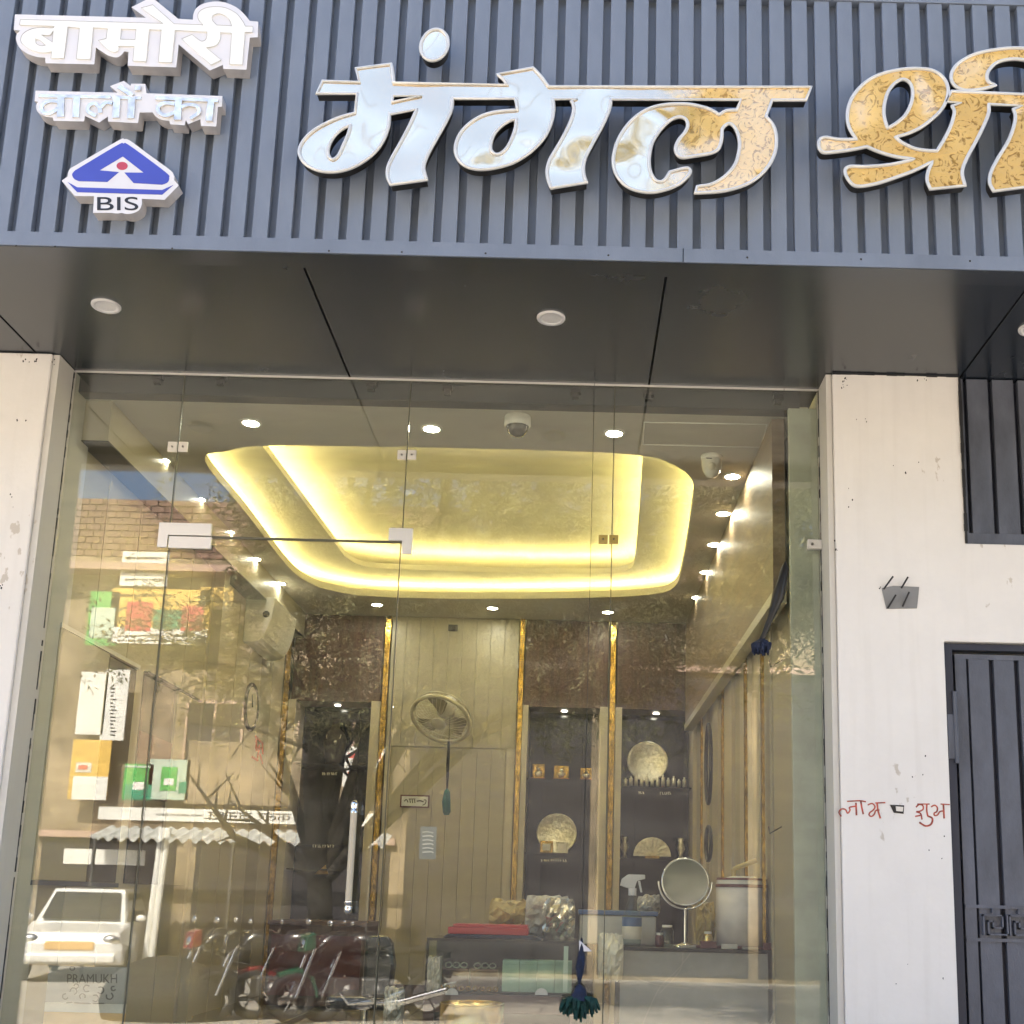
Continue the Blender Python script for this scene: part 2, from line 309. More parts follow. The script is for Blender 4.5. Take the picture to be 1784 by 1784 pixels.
M = dict(
    slat=mat('blue_grey_metal', (0.178, 0.212, 0.275), 0.42, 0.0, 0.10, 5, 0.06, 240, 0.4, stretch=(1, 1, 0.35)),
    soffit=mat('soffit_laminate', (0.020, 0.029, 0.042), 0.26, 0.3, 0.12, 2.0, 0.0, spec=0.8, coat=0.6),
    dark=mat('dark_void', (0.01, 0.01, 0.012), 0.7),
    plaster=plaster('cream_plaster', (0.79, 0.765, 0.725)),
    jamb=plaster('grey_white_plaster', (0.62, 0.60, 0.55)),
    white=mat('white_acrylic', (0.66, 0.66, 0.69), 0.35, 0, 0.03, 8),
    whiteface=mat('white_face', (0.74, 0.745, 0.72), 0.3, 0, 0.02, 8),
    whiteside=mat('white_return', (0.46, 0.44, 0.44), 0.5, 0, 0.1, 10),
    mirrorwhite=mat('mirror_white', (0.9, 0.86, 0.80), 0.15, 0.6, 0.25, 30),
    groovegrey=mat('groove_grey', (0.36, 0.35, 0.33), 0.6),
    blue=mat('badge_blue', (0.05, 0.07, 0.42), 0.35, 0, 0.05), red=mat('badge_red', (0.45, 0.05, 0.09), 0.4),
    black=mat('black', (0.012, 0.012, 0.014), 0.4), steel=mat('brushed_steel', (0.74, 0.72, 0.68), 0.42, 0.45, 0.02, 8),
    chrome=mat('chrome', (0.85, 0.85, 0.85), 0.08, 1.0, 0.02),
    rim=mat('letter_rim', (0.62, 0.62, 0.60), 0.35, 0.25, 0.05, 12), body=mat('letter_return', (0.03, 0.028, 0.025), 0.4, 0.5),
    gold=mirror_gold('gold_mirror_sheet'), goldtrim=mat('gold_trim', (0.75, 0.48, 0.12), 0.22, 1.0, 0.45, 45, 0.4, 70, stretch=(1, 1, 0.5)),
    grille=mat('grille_paint', (0.10, 0.11, 0.14), 0.45, 0, 0.22, 9, 0.12, 160, stretch=(1, 1, .4)), groove=mat('groove_paint', (0.02, 0.023, 0.04), 0.5),
    ceil=mat('ceiling_paint', (0.52, 0.49, 0.42), 0.7, 0, 0.03, 2), cream=mat('cream_laminate', (0.42, 0.375, 0.27), 0.42, 0, 0.05, 3, coat=0.15),
    creaml=mat('cream_panel_light', (0.54, 0.48, 0.36), 0.42, 0, 0.04, 3, coat=0.15),
    brown=mat('walnut_veneer', (0.085, 0.04, 0.027), 0.55, 0, 0.3, 5, stretch=(8, 8, 0.8)), niche=mat('smoked_back_panel', (0.010, 0.011, 0.013), 0.18, 0, 0.2, 4, coat=0.5),
    floor=mat('shop_floor_tile', (0.30, 0.27, 0.22), 0.2, 0, 0.1, 2, coat=0.3), glass=glass('shopfront_glass', (0.945, 0.965, 0.93), 0.076, 0.036),
    caseglass=glass('case_glass', (0.9, 0.96, 0.93), 0.05, 0.02),
    glassedge=mat('glass_edge', (0.05, 0.10, 0.07), 0.2, 0, 0.05),
    seam=mat('silicone_seam', (0.10, 0.10, 0.07), 0.5), silver=mat('silverware', (0.75, 0.70, 0.56), 0.3, 1.0, 0.25, 30, 0.9, 45),
    lamp=glow('downlight_glow', (1.0, 0.94, 0.78), 56), led=glow('led_strip', (1.0, 0.82, 0.30), 28), nichelamp=glow('niche_glow', (1.0, 0.95, 0.85), 12),
    lampoff=mat('unlit_diffuser', (0.75, 0.74, 0.73), 0.4), plastic=mat('white_plastic', (0.72, 0.70, 0.64), 0.35), fan=mat('fan_plastic', (0.66, 0.61, 0.48), 0.4),
    fanblade=mat('fan_blade', (0.30, 0.26, 0.20), 0.35), teal=mat('teal_yarn', (0.01, 0.13, 0.14), 0.8, bump=0.6), navy=mat('navy_yarn', (0.012, 0.022, 0.06), 0.85, 0, 0.4, 40, 0.8),
    green=mat('green_yarn', (0.004, 0.05, 0.045), 0.85, 0, 0.4, 40, 0.8), maroon=mat('maroon_box', (0.11, 0.025, 0.03), 0.45), redbox=mat('red_box', (0.45, 0.02, 0.02), 0.45),
    granite=mat('grey_marble', (0.33, 0.33, 0.32), 0.25, 0, 0.15, 3, coat=0.4), wood=mat('mauve_wood', (0.16, 0.09, 0.075), 0.4, 0, 0.25, 4, stretch=(1, 1, 6)),
    brass=mat('brass_bin', (0.75, 0.55, 0.22), 0.25, 1.0, 0.06, 10), mirror=mat('vanity_mirror', (0.26, 0.30, 0.36), 0.06, 1.0, 0.01),
    bluelid=mat('blue_lid', (0.05, 0.12, 0.28), 0.4), paper=mat('paper', (0.72, 0.68, 0.58), 0.7), kraft=mat('orange_cream_card', (0.80, 0.52, 0.22), 0.6), grey=mat('grey_card', (0.36, 0.35, 0.31), 0.5),
    paint=mat('red_paint', (0.52, 0.10, 0.06), 0.6, 0, 0.5, 60), orange=mat('orange_red_sticker', (0.60, 0.10, 0.05), 0.5), scrawl=mat('ink', (0.10, 0.09, 0.07), 0.6),
    sheet=mat('crumpled_plastic', (0.62, 0.58, 0.48), 0.3, 0, 0.4, 12, 0.9, 9), yellowsheet=mat('yellow_packet', (0.55, 0.42, 0.15), 0.4, 0, 0.3, 14, 0.9, 12),
    reflwhite=mat('pale_reflection', (0.85, 0.80, 0.66), 0.4, 0, 0.15, 10, 0.8, 10),
    silverfoil=mat('silver_foil', (0.7, 0.66, 0.58), 0.22, 0.8, 0.3, 16, 1.0, 14),
    palegreen=mat('pale_green_card', (0.50, 0.62, 0.50), 0.5),
    # street
    ground=mat('dusty_road', (0.40, 0.365, 0.31), 0.9, 0, 0.18, 0.7, 0.4, 30), ochre=mat('ochre_plaster', (0.36, 0.28, 0.18), 0.85, 0, 0.5, 0.8, 0.3, 20),
    pinkw=mat('pink_plaster', (0.52, 0.36, 0.28), 0.85, 0, 0.15, 1.0), brick=mat('brick_red', (0.25, 0.155, 0.115), 0.85, 0, 0.3, 9, 0.3, 40), mortar=mat('mortar', (0.22, 0.165, 0.13), 0.9),
    bark=mat('bark', (0.03, 0.024, 0.018), 0.9, 0, 0.4, 12, 0.9, 20, stretch=(1, 1, 0.3)), tin=mat('corrugated_tin', (0.62, 0.63, 0.60), 0.5, 0.1, 0.2, 4),
    sign_w=mat('banner_white', (0.80, 0.79, 0.74), 0.5, 0, 0.06, 2), sign_y=mat('banner_yellow', (0.75, 0.48, 0.10), 0.5), sign_r=mat('banner_red', (0.60, 0.09, 0.07), 0.5), sign_g=mat('banner_green', (0.10, 0.45, 0.10), 0.5), sign_t=mat('banner_teal', (0.03, 0.30, 0.16), 0.5),
    shutter=mat('shop_dark', (0.03, 0.025, 0.03), 0.8), carw=mat('car_white', (0.80, 0.79, 0.76), 0.25, 0, 0.02, coat=0.8), tyre=mat('tyre', (0.02, 0.02, 0.02), 0.85), carglass=mat('car_glass', (0.03, 0.035, 0.04), 0.06),
    mred=mat('bike_red', (0.22, 0.015, 0.015), 0.25, coat=0.6), mgreen=mat('bike_green', (0.006, 0.09, 0.045), 0.25, coat=0.6), mblack=mat('bike_black', (0.018, 0.018, 0.02), 0.25, coat=0.6), metal=mat('engine_metal', (0.16, 0.155, 0.15), 0.45, 0.7),
)
def leafmat():
    m, N, L, b = nodes('leaf'); out = N['Material Output']
    tc = N.new('ShaderNodeTexCoord'); nz = N.new('ShaderNodeTexNoise'); nz.inputs['Scale'].default_value = 1.3; nz.inputs['Detail'].default_value = 5
    L.new(tc.outputs['Object'], nz.inputs['Vector']); cr = N.new('ShaderNodeValToRGB'); L.new(nz.outputs[0], cr.inputs[0])
    cr.color_ramp.elements[0].position = 0.35; cr.color_ramp.elements[1].position = 0.7
    cr.color_ramp.elements[0].color = (0.10, 0.105, 0.04, 1); cr.color_ramp.elements[1].color = (0.27, 0.255, 0.13, 1)
    L.new(cr.outputs[0], b.inputs['Base Color']); b.inputs['Roughness'].default_value = 0.4
    t = N.new('ShaderNodeBsdfTranslucent'); L.new(cr.outputs[0], t.inputs[0]); mx = N.new('ShaderNodeMixShader'); mx.inputs[0].default_value = 0.3
    L.new(b.outputs[0], mx.inputs[1]); L.new(t.outputs[0], mx.inputs[2]); L.new(mx.outputs[0], out.inputs[0]); return m
M['leaf'] = leafmat()

# ---------------------------------------------------------------- key planes
YF = -1.03                       # face of the fascia
ZS = at(1000, 668, Y=0).z        # soffit
ZLIP = at(900, 450, Y=YF).z      # bottom edge of the fascia trim
ZC = ZS - 0.07                   # ceiling of the showroom
FLOOR = 0.81
YB = 3.87                        # back wall of the showroom
XL, XR = at(131, 650, Y=0).x, at(1425, 690, Y=0).x      # clear opening of the glazing
IXL, IXR = XL - 0.03, at(1387, 702, Y=0.12).x           # inside faces of the side walls
YP = -0.16                       # front of the pillars
print('ZS', ZS, 'ZLIP', ZLIP, 'ZC', ZC, at(900, 0, Y=YF).z)

# ---------------------------------------------------------------- the setting
g = MB(); g.add([(-150, -150, 0), (150, -150, 0), (150, 150, 0), (-150, 150, 0)], [(0, 1, 2, 3)]).build('ground', M['ground'])
tag(bpy.data.objects['ground'], kind='structure')
pl = MB().box(-6, 6, -1.6, YB + 0.3, 0.005, FLOOR - 0.004).build('plinth', mat('plinth_stone', (0.35, 0.32, 0.28), 0.7, bump=0.3, bscale=20)); tag(pl, kind='structure')
fl = MB()
nx = 5; tw = (IXR - IXL + 0.1) / nx
fp = tag(MB().box(IXL - 0.2, IXR + 0.2, -0.1, YB + 0.1, FLOOR - 0.003, FLOOR - 0.001).build('floor', M['mortar']), kind='structure')
tile = None
for i in range(nx):
    for j in range(7):
        x = IXL - 0.05 + i * tw; y = 0.05 + j * 0.56
        if tile is None:
            tile = MB().box(0.0015, tw - 0.0015, 0.0015, 0.5585, 0, 0.006).build('floor_tile', M['floor'], fp); o = tile
        else:
            o = tile.copy(); link(o)
        o.location = (x, y, FLOOR - 0.001)
tag(MB().box(-6.2, 6.2, YB + 0.3, YB + 0.5, 0, 5.6).build('rear_wall', M['plaster']), kind='structure')
tag(MB().box(-6.2, 6.2, -0.95, YB + 0.3, 5.3, 5.6).build('roof', M['plaster']), kind='structure')
tag(MB().box(-6.2, 6.2, -0.95, -0.85, ZS + 0.06, 5.3).build('upper_wall', M['jamb']), kind='structure')
tag(MB().box(-6.4, -6.2, -0.95, YB + 0.3, 0, 5.6).build('left_end_wall', M['plaster']), kind='structure')
tag(MB().box(6.2, 6.4, -0.95, YB + 0.3, 0, 5.6).build('right_end_wall', M['plaster']), kind='structure')
XPL = at(88, 640, Y=YP).x
tag(MB().box(-6.2, XPL, YP, 0.25, FLOOR - 0.03, ZS - 0.003).build('left_pillar', M['plaster'], bevel=0.006), 'cream painted pillar left of the shop glass, chipped at its top corner', 'pillar')
# right hand pillar and wall with the openings for the louvre panel and the door
XP0 = at(1450, 650, Y=YP).x; XP1 = at(1676, 800, Y=YP).x; XD0 = at(1656, 1400, Y=YP).x
ZW = at(1740, 948, Y=YP).z; ZD = at(1720, 1119, Y=YP).z
rw = MB().prism([(XP0, FLOOR - 0.1), (XD0, FLOOR - 0.1), (XD0, ZD), (6.2, ZD), (6.2, ZW), (XP1, ZW), (XP1, ZS - 0.003), (XP0, ZS - 0.003)], YP, 0.25)
tag(rw.build('pillar_wall', M['plaster'], bevel=0.004), 'cream painted pillar right of the glass with red handwriting, running over the grey door', 'pillar')
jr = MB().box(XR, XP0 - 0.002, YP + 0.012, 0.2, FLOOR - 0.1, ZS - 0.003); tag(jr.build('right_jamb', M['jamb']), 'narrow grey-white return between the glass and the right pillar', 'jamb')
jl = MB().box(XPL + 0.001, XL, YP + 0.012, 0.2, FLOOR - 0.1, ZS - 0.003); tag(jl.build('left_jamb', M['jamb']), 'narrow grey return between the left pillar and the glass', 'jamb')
# black weathered sealant lines and chips on the pillars
def chips(owner, pts, Y, m='black'):
    mb = MB()
    for (x, y, w, h) in pts:
        for k in range(3):
            a = at(x + random.uniform(-w, w) / 2, y + random.uniform(-h, h) / 2, Y=Y); r = random.uniform(0.3, 1) * min(3.2, max(1.3, min(w, h))) / 900
            n = 7; poly = [(a.x + r * random.uniform(.5, 1.3) * math.cos(t * 6.283 / n), a.z + 1.5 * r * random.uniform(.5, 1.3) * math.sin(t * 6.283 / n)) for t in range(n)]
            mb.prism(poly, Y - 0.0006 - 0.0002 * k, Y + 0.001)
    return mb.build('paint_chip', M[m], owner)
chips(bpy.data.objects['pillar_wall'], [(1472, 670, 8, 18), (1475, 660, 8, 8), (1468, 676, 6, 16), (1570, 660, 90, 5), (1500, 730, 30, 10), (1456, 952, 6, 20), (1535, 1022, 8, 8), (1480, 880, 10, 60), (1600, 850, 200, 150), (1560, 1300, 160, 200), (1640, 1500, 60, 120), (1590, 1700, 120, 90)], YP)
chips(bpy.data.objects['left_pillar'], [(62, 622, 10, 18), (42, 630, 8, 14), (55, 628, 20, 6), (40, 730, 20, 8), (92, 630, 6, 10), (20, 870, 10, 30), (10, 1020, 20, 10)], YP)
def jag(name, x, z0, z1, Y, lab):
    mb = MB(); z = z0
    while z < z1:
        h = random.uniform(0.015, 0.05); w = random.uniform(0.0035, 0.0075)
        mb.box(x - w, x + w * 0.8, Y - 0.002, Y + 0.006, z, min(z + h, z1)); z += h
    return tag(mb.build(name, M['black']), lab, 'sealant')
jag('sealant_line', XR + 0.003, FLOOR, ZS - 0.01, -0.012, 'ragged black sealant line down the right edge of the glass')
jag('sealant_line', XL - 0.003, FLOOR, ZS - 0.01, -0.012, 'ragged black sealant line down the left edge of the glass')
jag('sealant_line', XP1 + 0.003, ZW, ZS - 0.01, YP - 0.004, 'ragged black gap between the right pillar and the louvre panel')
mb = MB(); x = XP0
while x < XP1:
    w = random.uniform(0.02, 0.05); h = random.uniform(0.002, 0.006); mb.box(x, min(x + w, XP1), YP - 0.003, YP + 0.003, ZS - 0.003 - h, ZS); x += w
tag(mb.build('sealant_line', M['black']), 'ragged dark joint along the top of the right pillar', 'sealant')

# ---------------------------------------------------------------- fascia with vertical slats
fas = thing('fascia', 'blue-grey ribbed metal fascia above the shop glass, carrying the letters', 'fascia', (0, YF, ZLIP))
FX0, FX1 = -2.75, 2.75
ZT = at(1500, 3, Y=YF).z
MB().box(FX0, FX1, YF + 0.030, YF + 0.06, ZLIP, ZT + 0.6).build('backing_panel', M['slat'], fas)
zs = at(900, 426, Y=YF).z
pitch = at(941.2, 420, Y=YF).x - at(900, 420, Y=YF).x
x0 = at(506.7, 412, Y=YF).x
gw = pitch * 0.34
sl = None
k0 = int((FX0 - x0) / pitch); k1 = int((FX1 - x0) / pitch)
for k in range(k0, k1):
    xx = x0 + k * pitch + gw
    if sl is None:
        sl = MB().box(0, pitch - gw, YF, YF + 0.0295, zs + 0.0005, ZT - 0.001).build('slat', M['slat'], fas, bevel=0.0015); o = sl
    else:
        o = sl.copy(); link(o)
    o.location.x = xx + 0; o.location.y = random.uniform(-0.0008, 0.0008)
xj = at(1190, 450, Y=YF).x
MB().box(FX0, xj - 0.0015, YF - 0.004, YF + 0.0295, ZLIP, zs).build('bottom_trim', M['slat'], fas, bevel=0.001)
MB().box(xj + 0.0015, FX1, YF - 0.003, YF + 0.0295, ZLIP, zs).build('bottom_trim', M['slat'], fas, bevel=0.001)
MB().box(FX0, FX1, YF - 0.004, YF + 0.0295, ZT, ZT + 0.07).build('top_trim', M['slat'], fas, bevel=0.001)
MB().box(FX0, FX1, YF + 0.002, YF + 0.09, ZLIP - 0.0015, ZLIP - 0.0004).build('trim_return', M['soffit'], fas)

for px_ in (28, 96, 300, 573, 700, 846, 1060, 1302, 1500, 1690):
    p = at(px_, 428 + (px_ / 1784) * 28, Y=YF - 0.004); MB().lathe([(0, -0.0012), (0.003, -0.0012), (0.0035, 0)], p, (0, 1, 0), 8).build('trim_screw', M['body'], fas)
# soffit panels with shadow joints
sof = thing('soffit', 'dark glossy panelled soffit under the fascia with shadow joints', 'soffit', (0, -0.5, ZS))
def jx(p, q): return (at(*p, Z=ZS).x, at(*q, Z=ZS).x)
joints = [FX0] + [sum(jx(a, b)) / 2 for a, b in (((-10, 558), (72, 607)), ((530, 462), (607, 655)), ((1162, 478), (1130, 668)), ((1782, 505), (1690, 640)))] + [FX1]
for a, b in zip(joints[:-1], joints[1:]):
    MB().box(a + 0.004, b - 0.004, YF + 0.092, 0.02, ZS, ZS + 0.008).build('soffit_panel', M['soffit'], sof, bevel=0.0015)
MB().box(FX0, FX1, YF + 0.06, 0.25, ZS + 0.018, ZS + 0.05).build('backing_board', M['dark'], sof)
for i, (x, y, lb) in enumerate(((185, 532, 'unlit round white downlight in the soffit, leftmost, above the left pillar'), (960, 553, 'unlit round white downlight in the middle of the soffit'), (1800, 572, 'unlit round white downlight at the right edge of the picture, cut off'))):
    p = at(x, y, Z=ZS)
    t = thing('soffit_downlight', lb, 'downlight', p, 'downlights in the soffit')
    MB().lathe([(0.036, -0.001), (0.036, -0.006), (0.050, -0.008), (0.052, -0.004), (0.052, 0.0)], p, n=32).build('trim_ring', M['lampoff'], t)
    MB().lathe([(0.0, -0.005), (0.036, -0.005)], p, n=32).build('diffuser', M['lampoff'], t)

# ---------------------------------------------------------------- letters
Y1 = YF - 0.085
A, B_, C_, D_ = (510, 100, 5.947), (780, 100, 5.947), (1050, 100, 4.695), (1420, 70, 4.901)
c = 1
outer = zc([(250, 378, c), (310, 250, c), (692, 262, c), (655, 120, c), (1020, 72, c), (1036, 170), (1047, 268, c)], A) + \
    zc([(618, 292, c), (580, 235), (515, 180, c), (885, 112, c), (965, 200), (1045, 308, c)], B_) + \
    zc([(1705, 245, c), (1660, 352, c), (1385, 352, c), (1335, 485, c), (1395, 560), (1420, 660), (1405, 790), (1340, 910), (1230, 1010), (1100, 1068), (950, 1100), (755, 1112, c), (772, 1060, c),
        (900, 1035), (1010, 965), (1085, 870), (1118, 740), (1108, 640), (1075, 570), (1035, 545), (1000, 560), (976, 590, c), (970, 680), (945, 750), (890, 785), (780, 805), (660, 822), (612, 800), (595, 745), (620, 680), (675, 610),
        (695, 555), (680, 510), (630, 490), (555, 515), (475, 590), (410, 690), (382, 800), (382, 900), (410, 980), (455, 1018), (505, 1005), (550, 940, c), (680, 908), (715, 930), (695, 975), (620, 1040), (500, 1088), (370, 1105),
        (225, 1072), (130, 990), (88, 880), (98, 760), (150, 630), (240, 515), (360, 430), (510, 390), (690, 385), (840, 415), (915, 448), (950, 472, c), (1010, 440), (1095, 434, c), (1128, 350, c)], C_) + \
    zc([(1690, 437, c), (1680, 520), (1635, 640), (1570, 770), (1490, 915), (1425, 1045), (1405, 1150), (1415, 1235), (1440, 1300, c), (1075, 1358, c), (1040, 1270), (1030, 1170), (1060, 1060), (1130, 940), (1210, 800), (1275, 660),
        (1305, 555), (1300, 490), (1280, 458, c), (1332, 438, c), (1092, 436, c), (1096, 560), (1072, 680), (1015, 810), (925, 920), (800, 1025), (640, 1108), (460, 1152), (300, 1160), (180, 1125), (108, 1055), (80, 960), (100, 850),
        (165, 745), (270, 655), (400, 592), (550, 562), (720, 550, c), (716, 490), (700, 428, c), (60, 428, c)], B_) + \
    zc([(1655, 420, c), (1645, 540), (1590, 665), (1505, 820), (1425, 960), (1375, 1070), (1358, 1160), (1390, 1272, c), (1020, 1322, c), (985, 1245), (985, 1150), (1030, 1040), (1120, 880), (1205, 720), (1285, 542, c), (1003, 592, c),
        (992, 720), (945, 850), (865, 970), (750, 1070), (600, 1150), (440, 1188), (270, 1175), (140, 1112), (80, 1030), (72, 950), (120, 855), (220, 760), (360, 680), (500, 622), (645, 582, c), (668, 378, c)], A)
h1 = zc([(602, 705, c), (520, 740), (440, 810), (382, 900), (365, 990), (388, 1048), (430, 1058), (480, 1010), (530, 900), (575, 800)], A)
h2 = zc([(1038, 400, c), (1325, 404, c), (1034, 468, c)], A)
h3 = zc([(712, 645, c), (640, 660), (550, 720), (480, 800), (447, 900), (452, 970), (500, 1008), (560, 992), (620, 930), (670, 830), (702, 730)], B_)
def offs(c, d):
    n = len(c); ar = sum(c[i][0] * c[(i + 1) % n][1] - c[(i + 1) % n][0] * c[i][1] for i in range(n)); sg = 1 if ar > 0 else -1; o = []
    for i in range(n):
        a, b = Vector(c[i - 1]), Vector(c[(i + 1) % n]); t = (b - a).normalized(); nn = Vector((t.y, -t.x)) * sg; p = Vector(c[i]) + nn * d; o.append((p.x, p.y))
    return o
def sign_letter(name, label, contours, rim=0.0062):
    cs = [spline(x) for x in contours]
    p = at(*cs[0][0], Y=Y1)
    t = thing(name, label, 'sign letter', p, 'golden mirror letters on the fascia')
    plate(cs, Y1 + 0.004, 0.035, 'letter_body', M['body'], t)
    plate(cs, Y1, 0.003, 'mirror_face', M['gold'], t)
    me = curve_mesh([onplane(x, Y1) for x in cs], Y1 - 0.001, 0.0, rim, fill=False); me.shade_smooth(); mesh_obj(me, 'rim', M['rim'], t)
    P = [onplane(x, Y1) for x in cs]
    def inside(x, z):
        r = False
        for c_ in P:
            for k in range(len(c_)):
                (xa, za), (xb_, zb_) = c_[k - 1], c_[k]
                if (za > z) != (zb_ > z) and x < (xb_ - xa) * (z - za) / (zb_ - za) + xa: r = not r
        return r
    xs_ = [q[0] for q in P[0]]; zs_ = [q[1] for q in P[0]]; got = []; rnd = random.Random(4)
    for _ in range(900):           # fixing pins, set where the letter itself covers them from below
        x, z = rnd.uniform(min(xs_), max(xs_)), rnd.uniform(min(zs_), max(zs_))
        if all(inside(x + dx_, z - dz_) for dx_, dz_ in ((0, 0), (-.006, 0), (.006, 0), (0, -.006), (0, .02), (0, .04), (0, .055), (0, .068), (-.006, .068), (.006, .068))) and all(abs(x - g_) > .16 for g_ in got):
            got.append(x); MB().tube([(x, Y1 + 0.03, z), (x, YF - 0.0005, z)], 0.004, 6).build('standoff_pin', M['body'], t)
    if not got:
        x, z = sum(xs_) / len(xs_), max(zs_) - .012; MB().tube([(x, Y1 + 0.03, z), (x, YF - 0.0005, z)], 0.004, 6).build('standoff_pin', M['body'], t)
    return t
sign_letter('devanagari_word', 'large mirror-faced word hanging from one long headline, reflections painted silver-white at left, gold at right', [outer, h1, h2, h3])
dot = [(757 + 23.5 * math.cos(t) - 3.5 * math.sin(t), 79 + 27 * math.sin(t)) for t in [i * math.pi / 8 for i in range(16)]]
sign_letter('devanagari_dot', 'small oval mirror dot above the headline of the large word', [dot])
shri = zc([(30, 895), (42, 850), (90, 833), (200, 850), (352, 850, c), (300, 770), (275, 680), (285, 570), (330, 470), (420, 370), (540, 300), (700, 258), (860, 245), (1000, 262), (1090, 320), (1132, 400), (1128, 490), (1085, 585),
           (1005, 670), (900, 748), (790, 800), (685, 830, c), (745, 880), (850, 928), (950, 945), (1040, 948, c), (1100, 850), (1150, 750), (1180, 660), (1187, 605), (1168, 565, c), (1240, 540, c), (1115, 530, c), (1160, 440, c),
           (2150, 480, c), (2110, 570, c), (2045, 568, c), (2030, 680), (1960, 820), (1860, 1000), (1810, 1130), (1830, 1252, c), (1525, 1292, c), (1490, 1220), (1500, 1130), (1560, 1010), (1650, 860), (1700, 720), (1707, 640), (1690, 592, c),
           (1762, 566, c), (1482, 550, c), (1480, 625), (1440, 730), (1370, 870), (1290, 1020), (1255, 1130), (1280, 1245, c), (985, 1275, c), (955, 1200), (965, 1120), (1000, 1040, c), (860, 1110), (700, 1170), (520, 1228), (360, 1250),
           (292, 1205), (255, 1125), (290, 1082), (420, 1082), (600, 1070), (740, 1045), (842, 1018, c), (700, 1000), (560, 962), (440, 912, c), (300, 940), (160, 958), (75, 962), (40, 935)], D_)
shole = zc([(618, 755, c), (590, 655), (590, 560), (620, 450), (680, 370), (748, 338), (808, 368), (832, 440), (820, 540), (770, 640), (700, 705)], D_)
sign_letter('devanagari_word', 'large golden mirror letter with an open loop at the right edge of the fascia', [shri, shole])
matra = zc([(1540, 390, c), (1400, 425), (1270, 430), (1190, 390), (1160, 325), (1180, 250), (1250, 180), (1370, 120), (1530, 85), (1700, 70), (1860, 85), (1990, 150), (2060, 280), (2080, 452, c), (1990, 448, c), (1960, 330), (1900, 235), (1800, 178), (1680, 165), (1560, 190), (1490, 250), (1465, 310), (1482, 360)], D_)
sign_letter('devanagari_sign', 'golden mirror arc above the letter at the right edge of the fascia', [matra])

# white built-up letters on the left
E_, F_, G_, H_ = (10, 0, 7.136), (210, 0, 6.862), (50, 130, 5.097), (90, 230, 7.433)
Y2 = YF - 0.046
def white_sign(name, label, body, faces, holes=(), fm='whiteface'):
    b = spline(body); t = thing(name, label, 'sign letters', at(*b[0], Y=Y2), 'white built-up signs at the left of the fascia')
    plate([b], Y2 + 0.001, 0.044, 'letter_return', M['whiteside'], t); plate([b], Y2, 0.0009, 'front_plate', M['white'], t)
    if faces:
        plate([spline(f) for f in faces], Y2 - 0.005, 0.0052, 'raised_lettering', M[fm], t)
        mesh_obj(curve_mesh([onplane(spline(f), Y2) for f in faces], Y2 - 0.0005, 0.0, 0.0016, fill=False), 'groove_line', M['groovegrey'], t)  # thin grey groove outline around the raised lettering
    return t
white_sign('white_letter_sign', 'white built-up Devanagari word, the larger one at the top left of the fascia',
    zc([(115, 178, c)], E_) + zc([(305, 212, c), (130, 85, c), (320, -10, c), (410, -4, c), (690, 225, c), (865, 235, c), (872, 165), (905, 100), (985, 45), (1120, 18), (1250, 30), (1380, 85), (1470, 160), (1545, 250, c), (1645, 258, c), (1640, 445, c), (1545, 450, c),
        (1505, 832, c), (1228, 822, c), (1225, 775, c), (1065, 842, c), (695, 530, c), (665, 805, c), (85, 785, c), (95, 618, c), (42, 614, c)], F_) +
    zc([(1435, 682), (1380, 712), (1290, 695), (1210, 650), (1120, 590, c), (1100, 800, c), (495, 785, c), (490, 715, c), (380, 705), (260, 660), (170, 590), (130, 500), (135, 430), (180, 380, c), (100, 370, c)], E_),
    [zc([(185, 245, c)], E_) + zc([(515, 282, c), (250, 95, c), (385, 60, c), (640, 288, c), (992, 300, c), (935, 230), (935, 155), (1000, 105), (1110, 83), (1250, 95), (1380, 160), (1455, 250), (1490, 315, c), (1580, 318, c), (1575, 382, c), (1485, 382, c),
        (1455, 770, c), (1305, 765, c), (1330, 392, c), (1192, 385, c), (1185, 470), (1135, 540), (1020, 568, c), (1200, 715, c), (1080, 772, c), (735, 465, c), (855, 415, c), (930, 475, c), (970, 495), (1015, 480), (1035, 430), (1035, 378, c),
        (650, 358, c), (610, 745, c), (455, 738, c), (490, 355, c), (340, 350, c), (305, 732, c), (150, 725, c), (165, 550, c)], F_) +
     zc([(1400, 570, c), (1392, 625), (1340, 643), (1260, 605), (1155, 505, c), (1250, 482, c), (1268, 350, c), (1085, 340, c), (1050, 735, c), (880, 730, c), (920, 345, c), (770, 330, c), (720, 720, c), (565, 720, c), (572, 636, c), (480, 652), (380, 640),
         (270, 590), (195, 520), (205, 440), (280, 380), (400, 348), (590, 352, c), (605, 322, c), (175, 305, c)], E_),
     zc([(365, 475, c), (430, 500), (500, 562, c), (440, 572), (375, 540)], E_), zc([(435, 432, c), (545, 435, c), (592, 378, c), (582, 525, c)], E_), zc([(1432, 355, c), (1622, 360, c), (1610, 495, c), (1420, 490, c)], E_),
     zc([(1332, 312, c), (1300, 230), (1230, 172), (1160, 160), (1100, 185), (1095, 240), (1150, 302, c)], F_)])
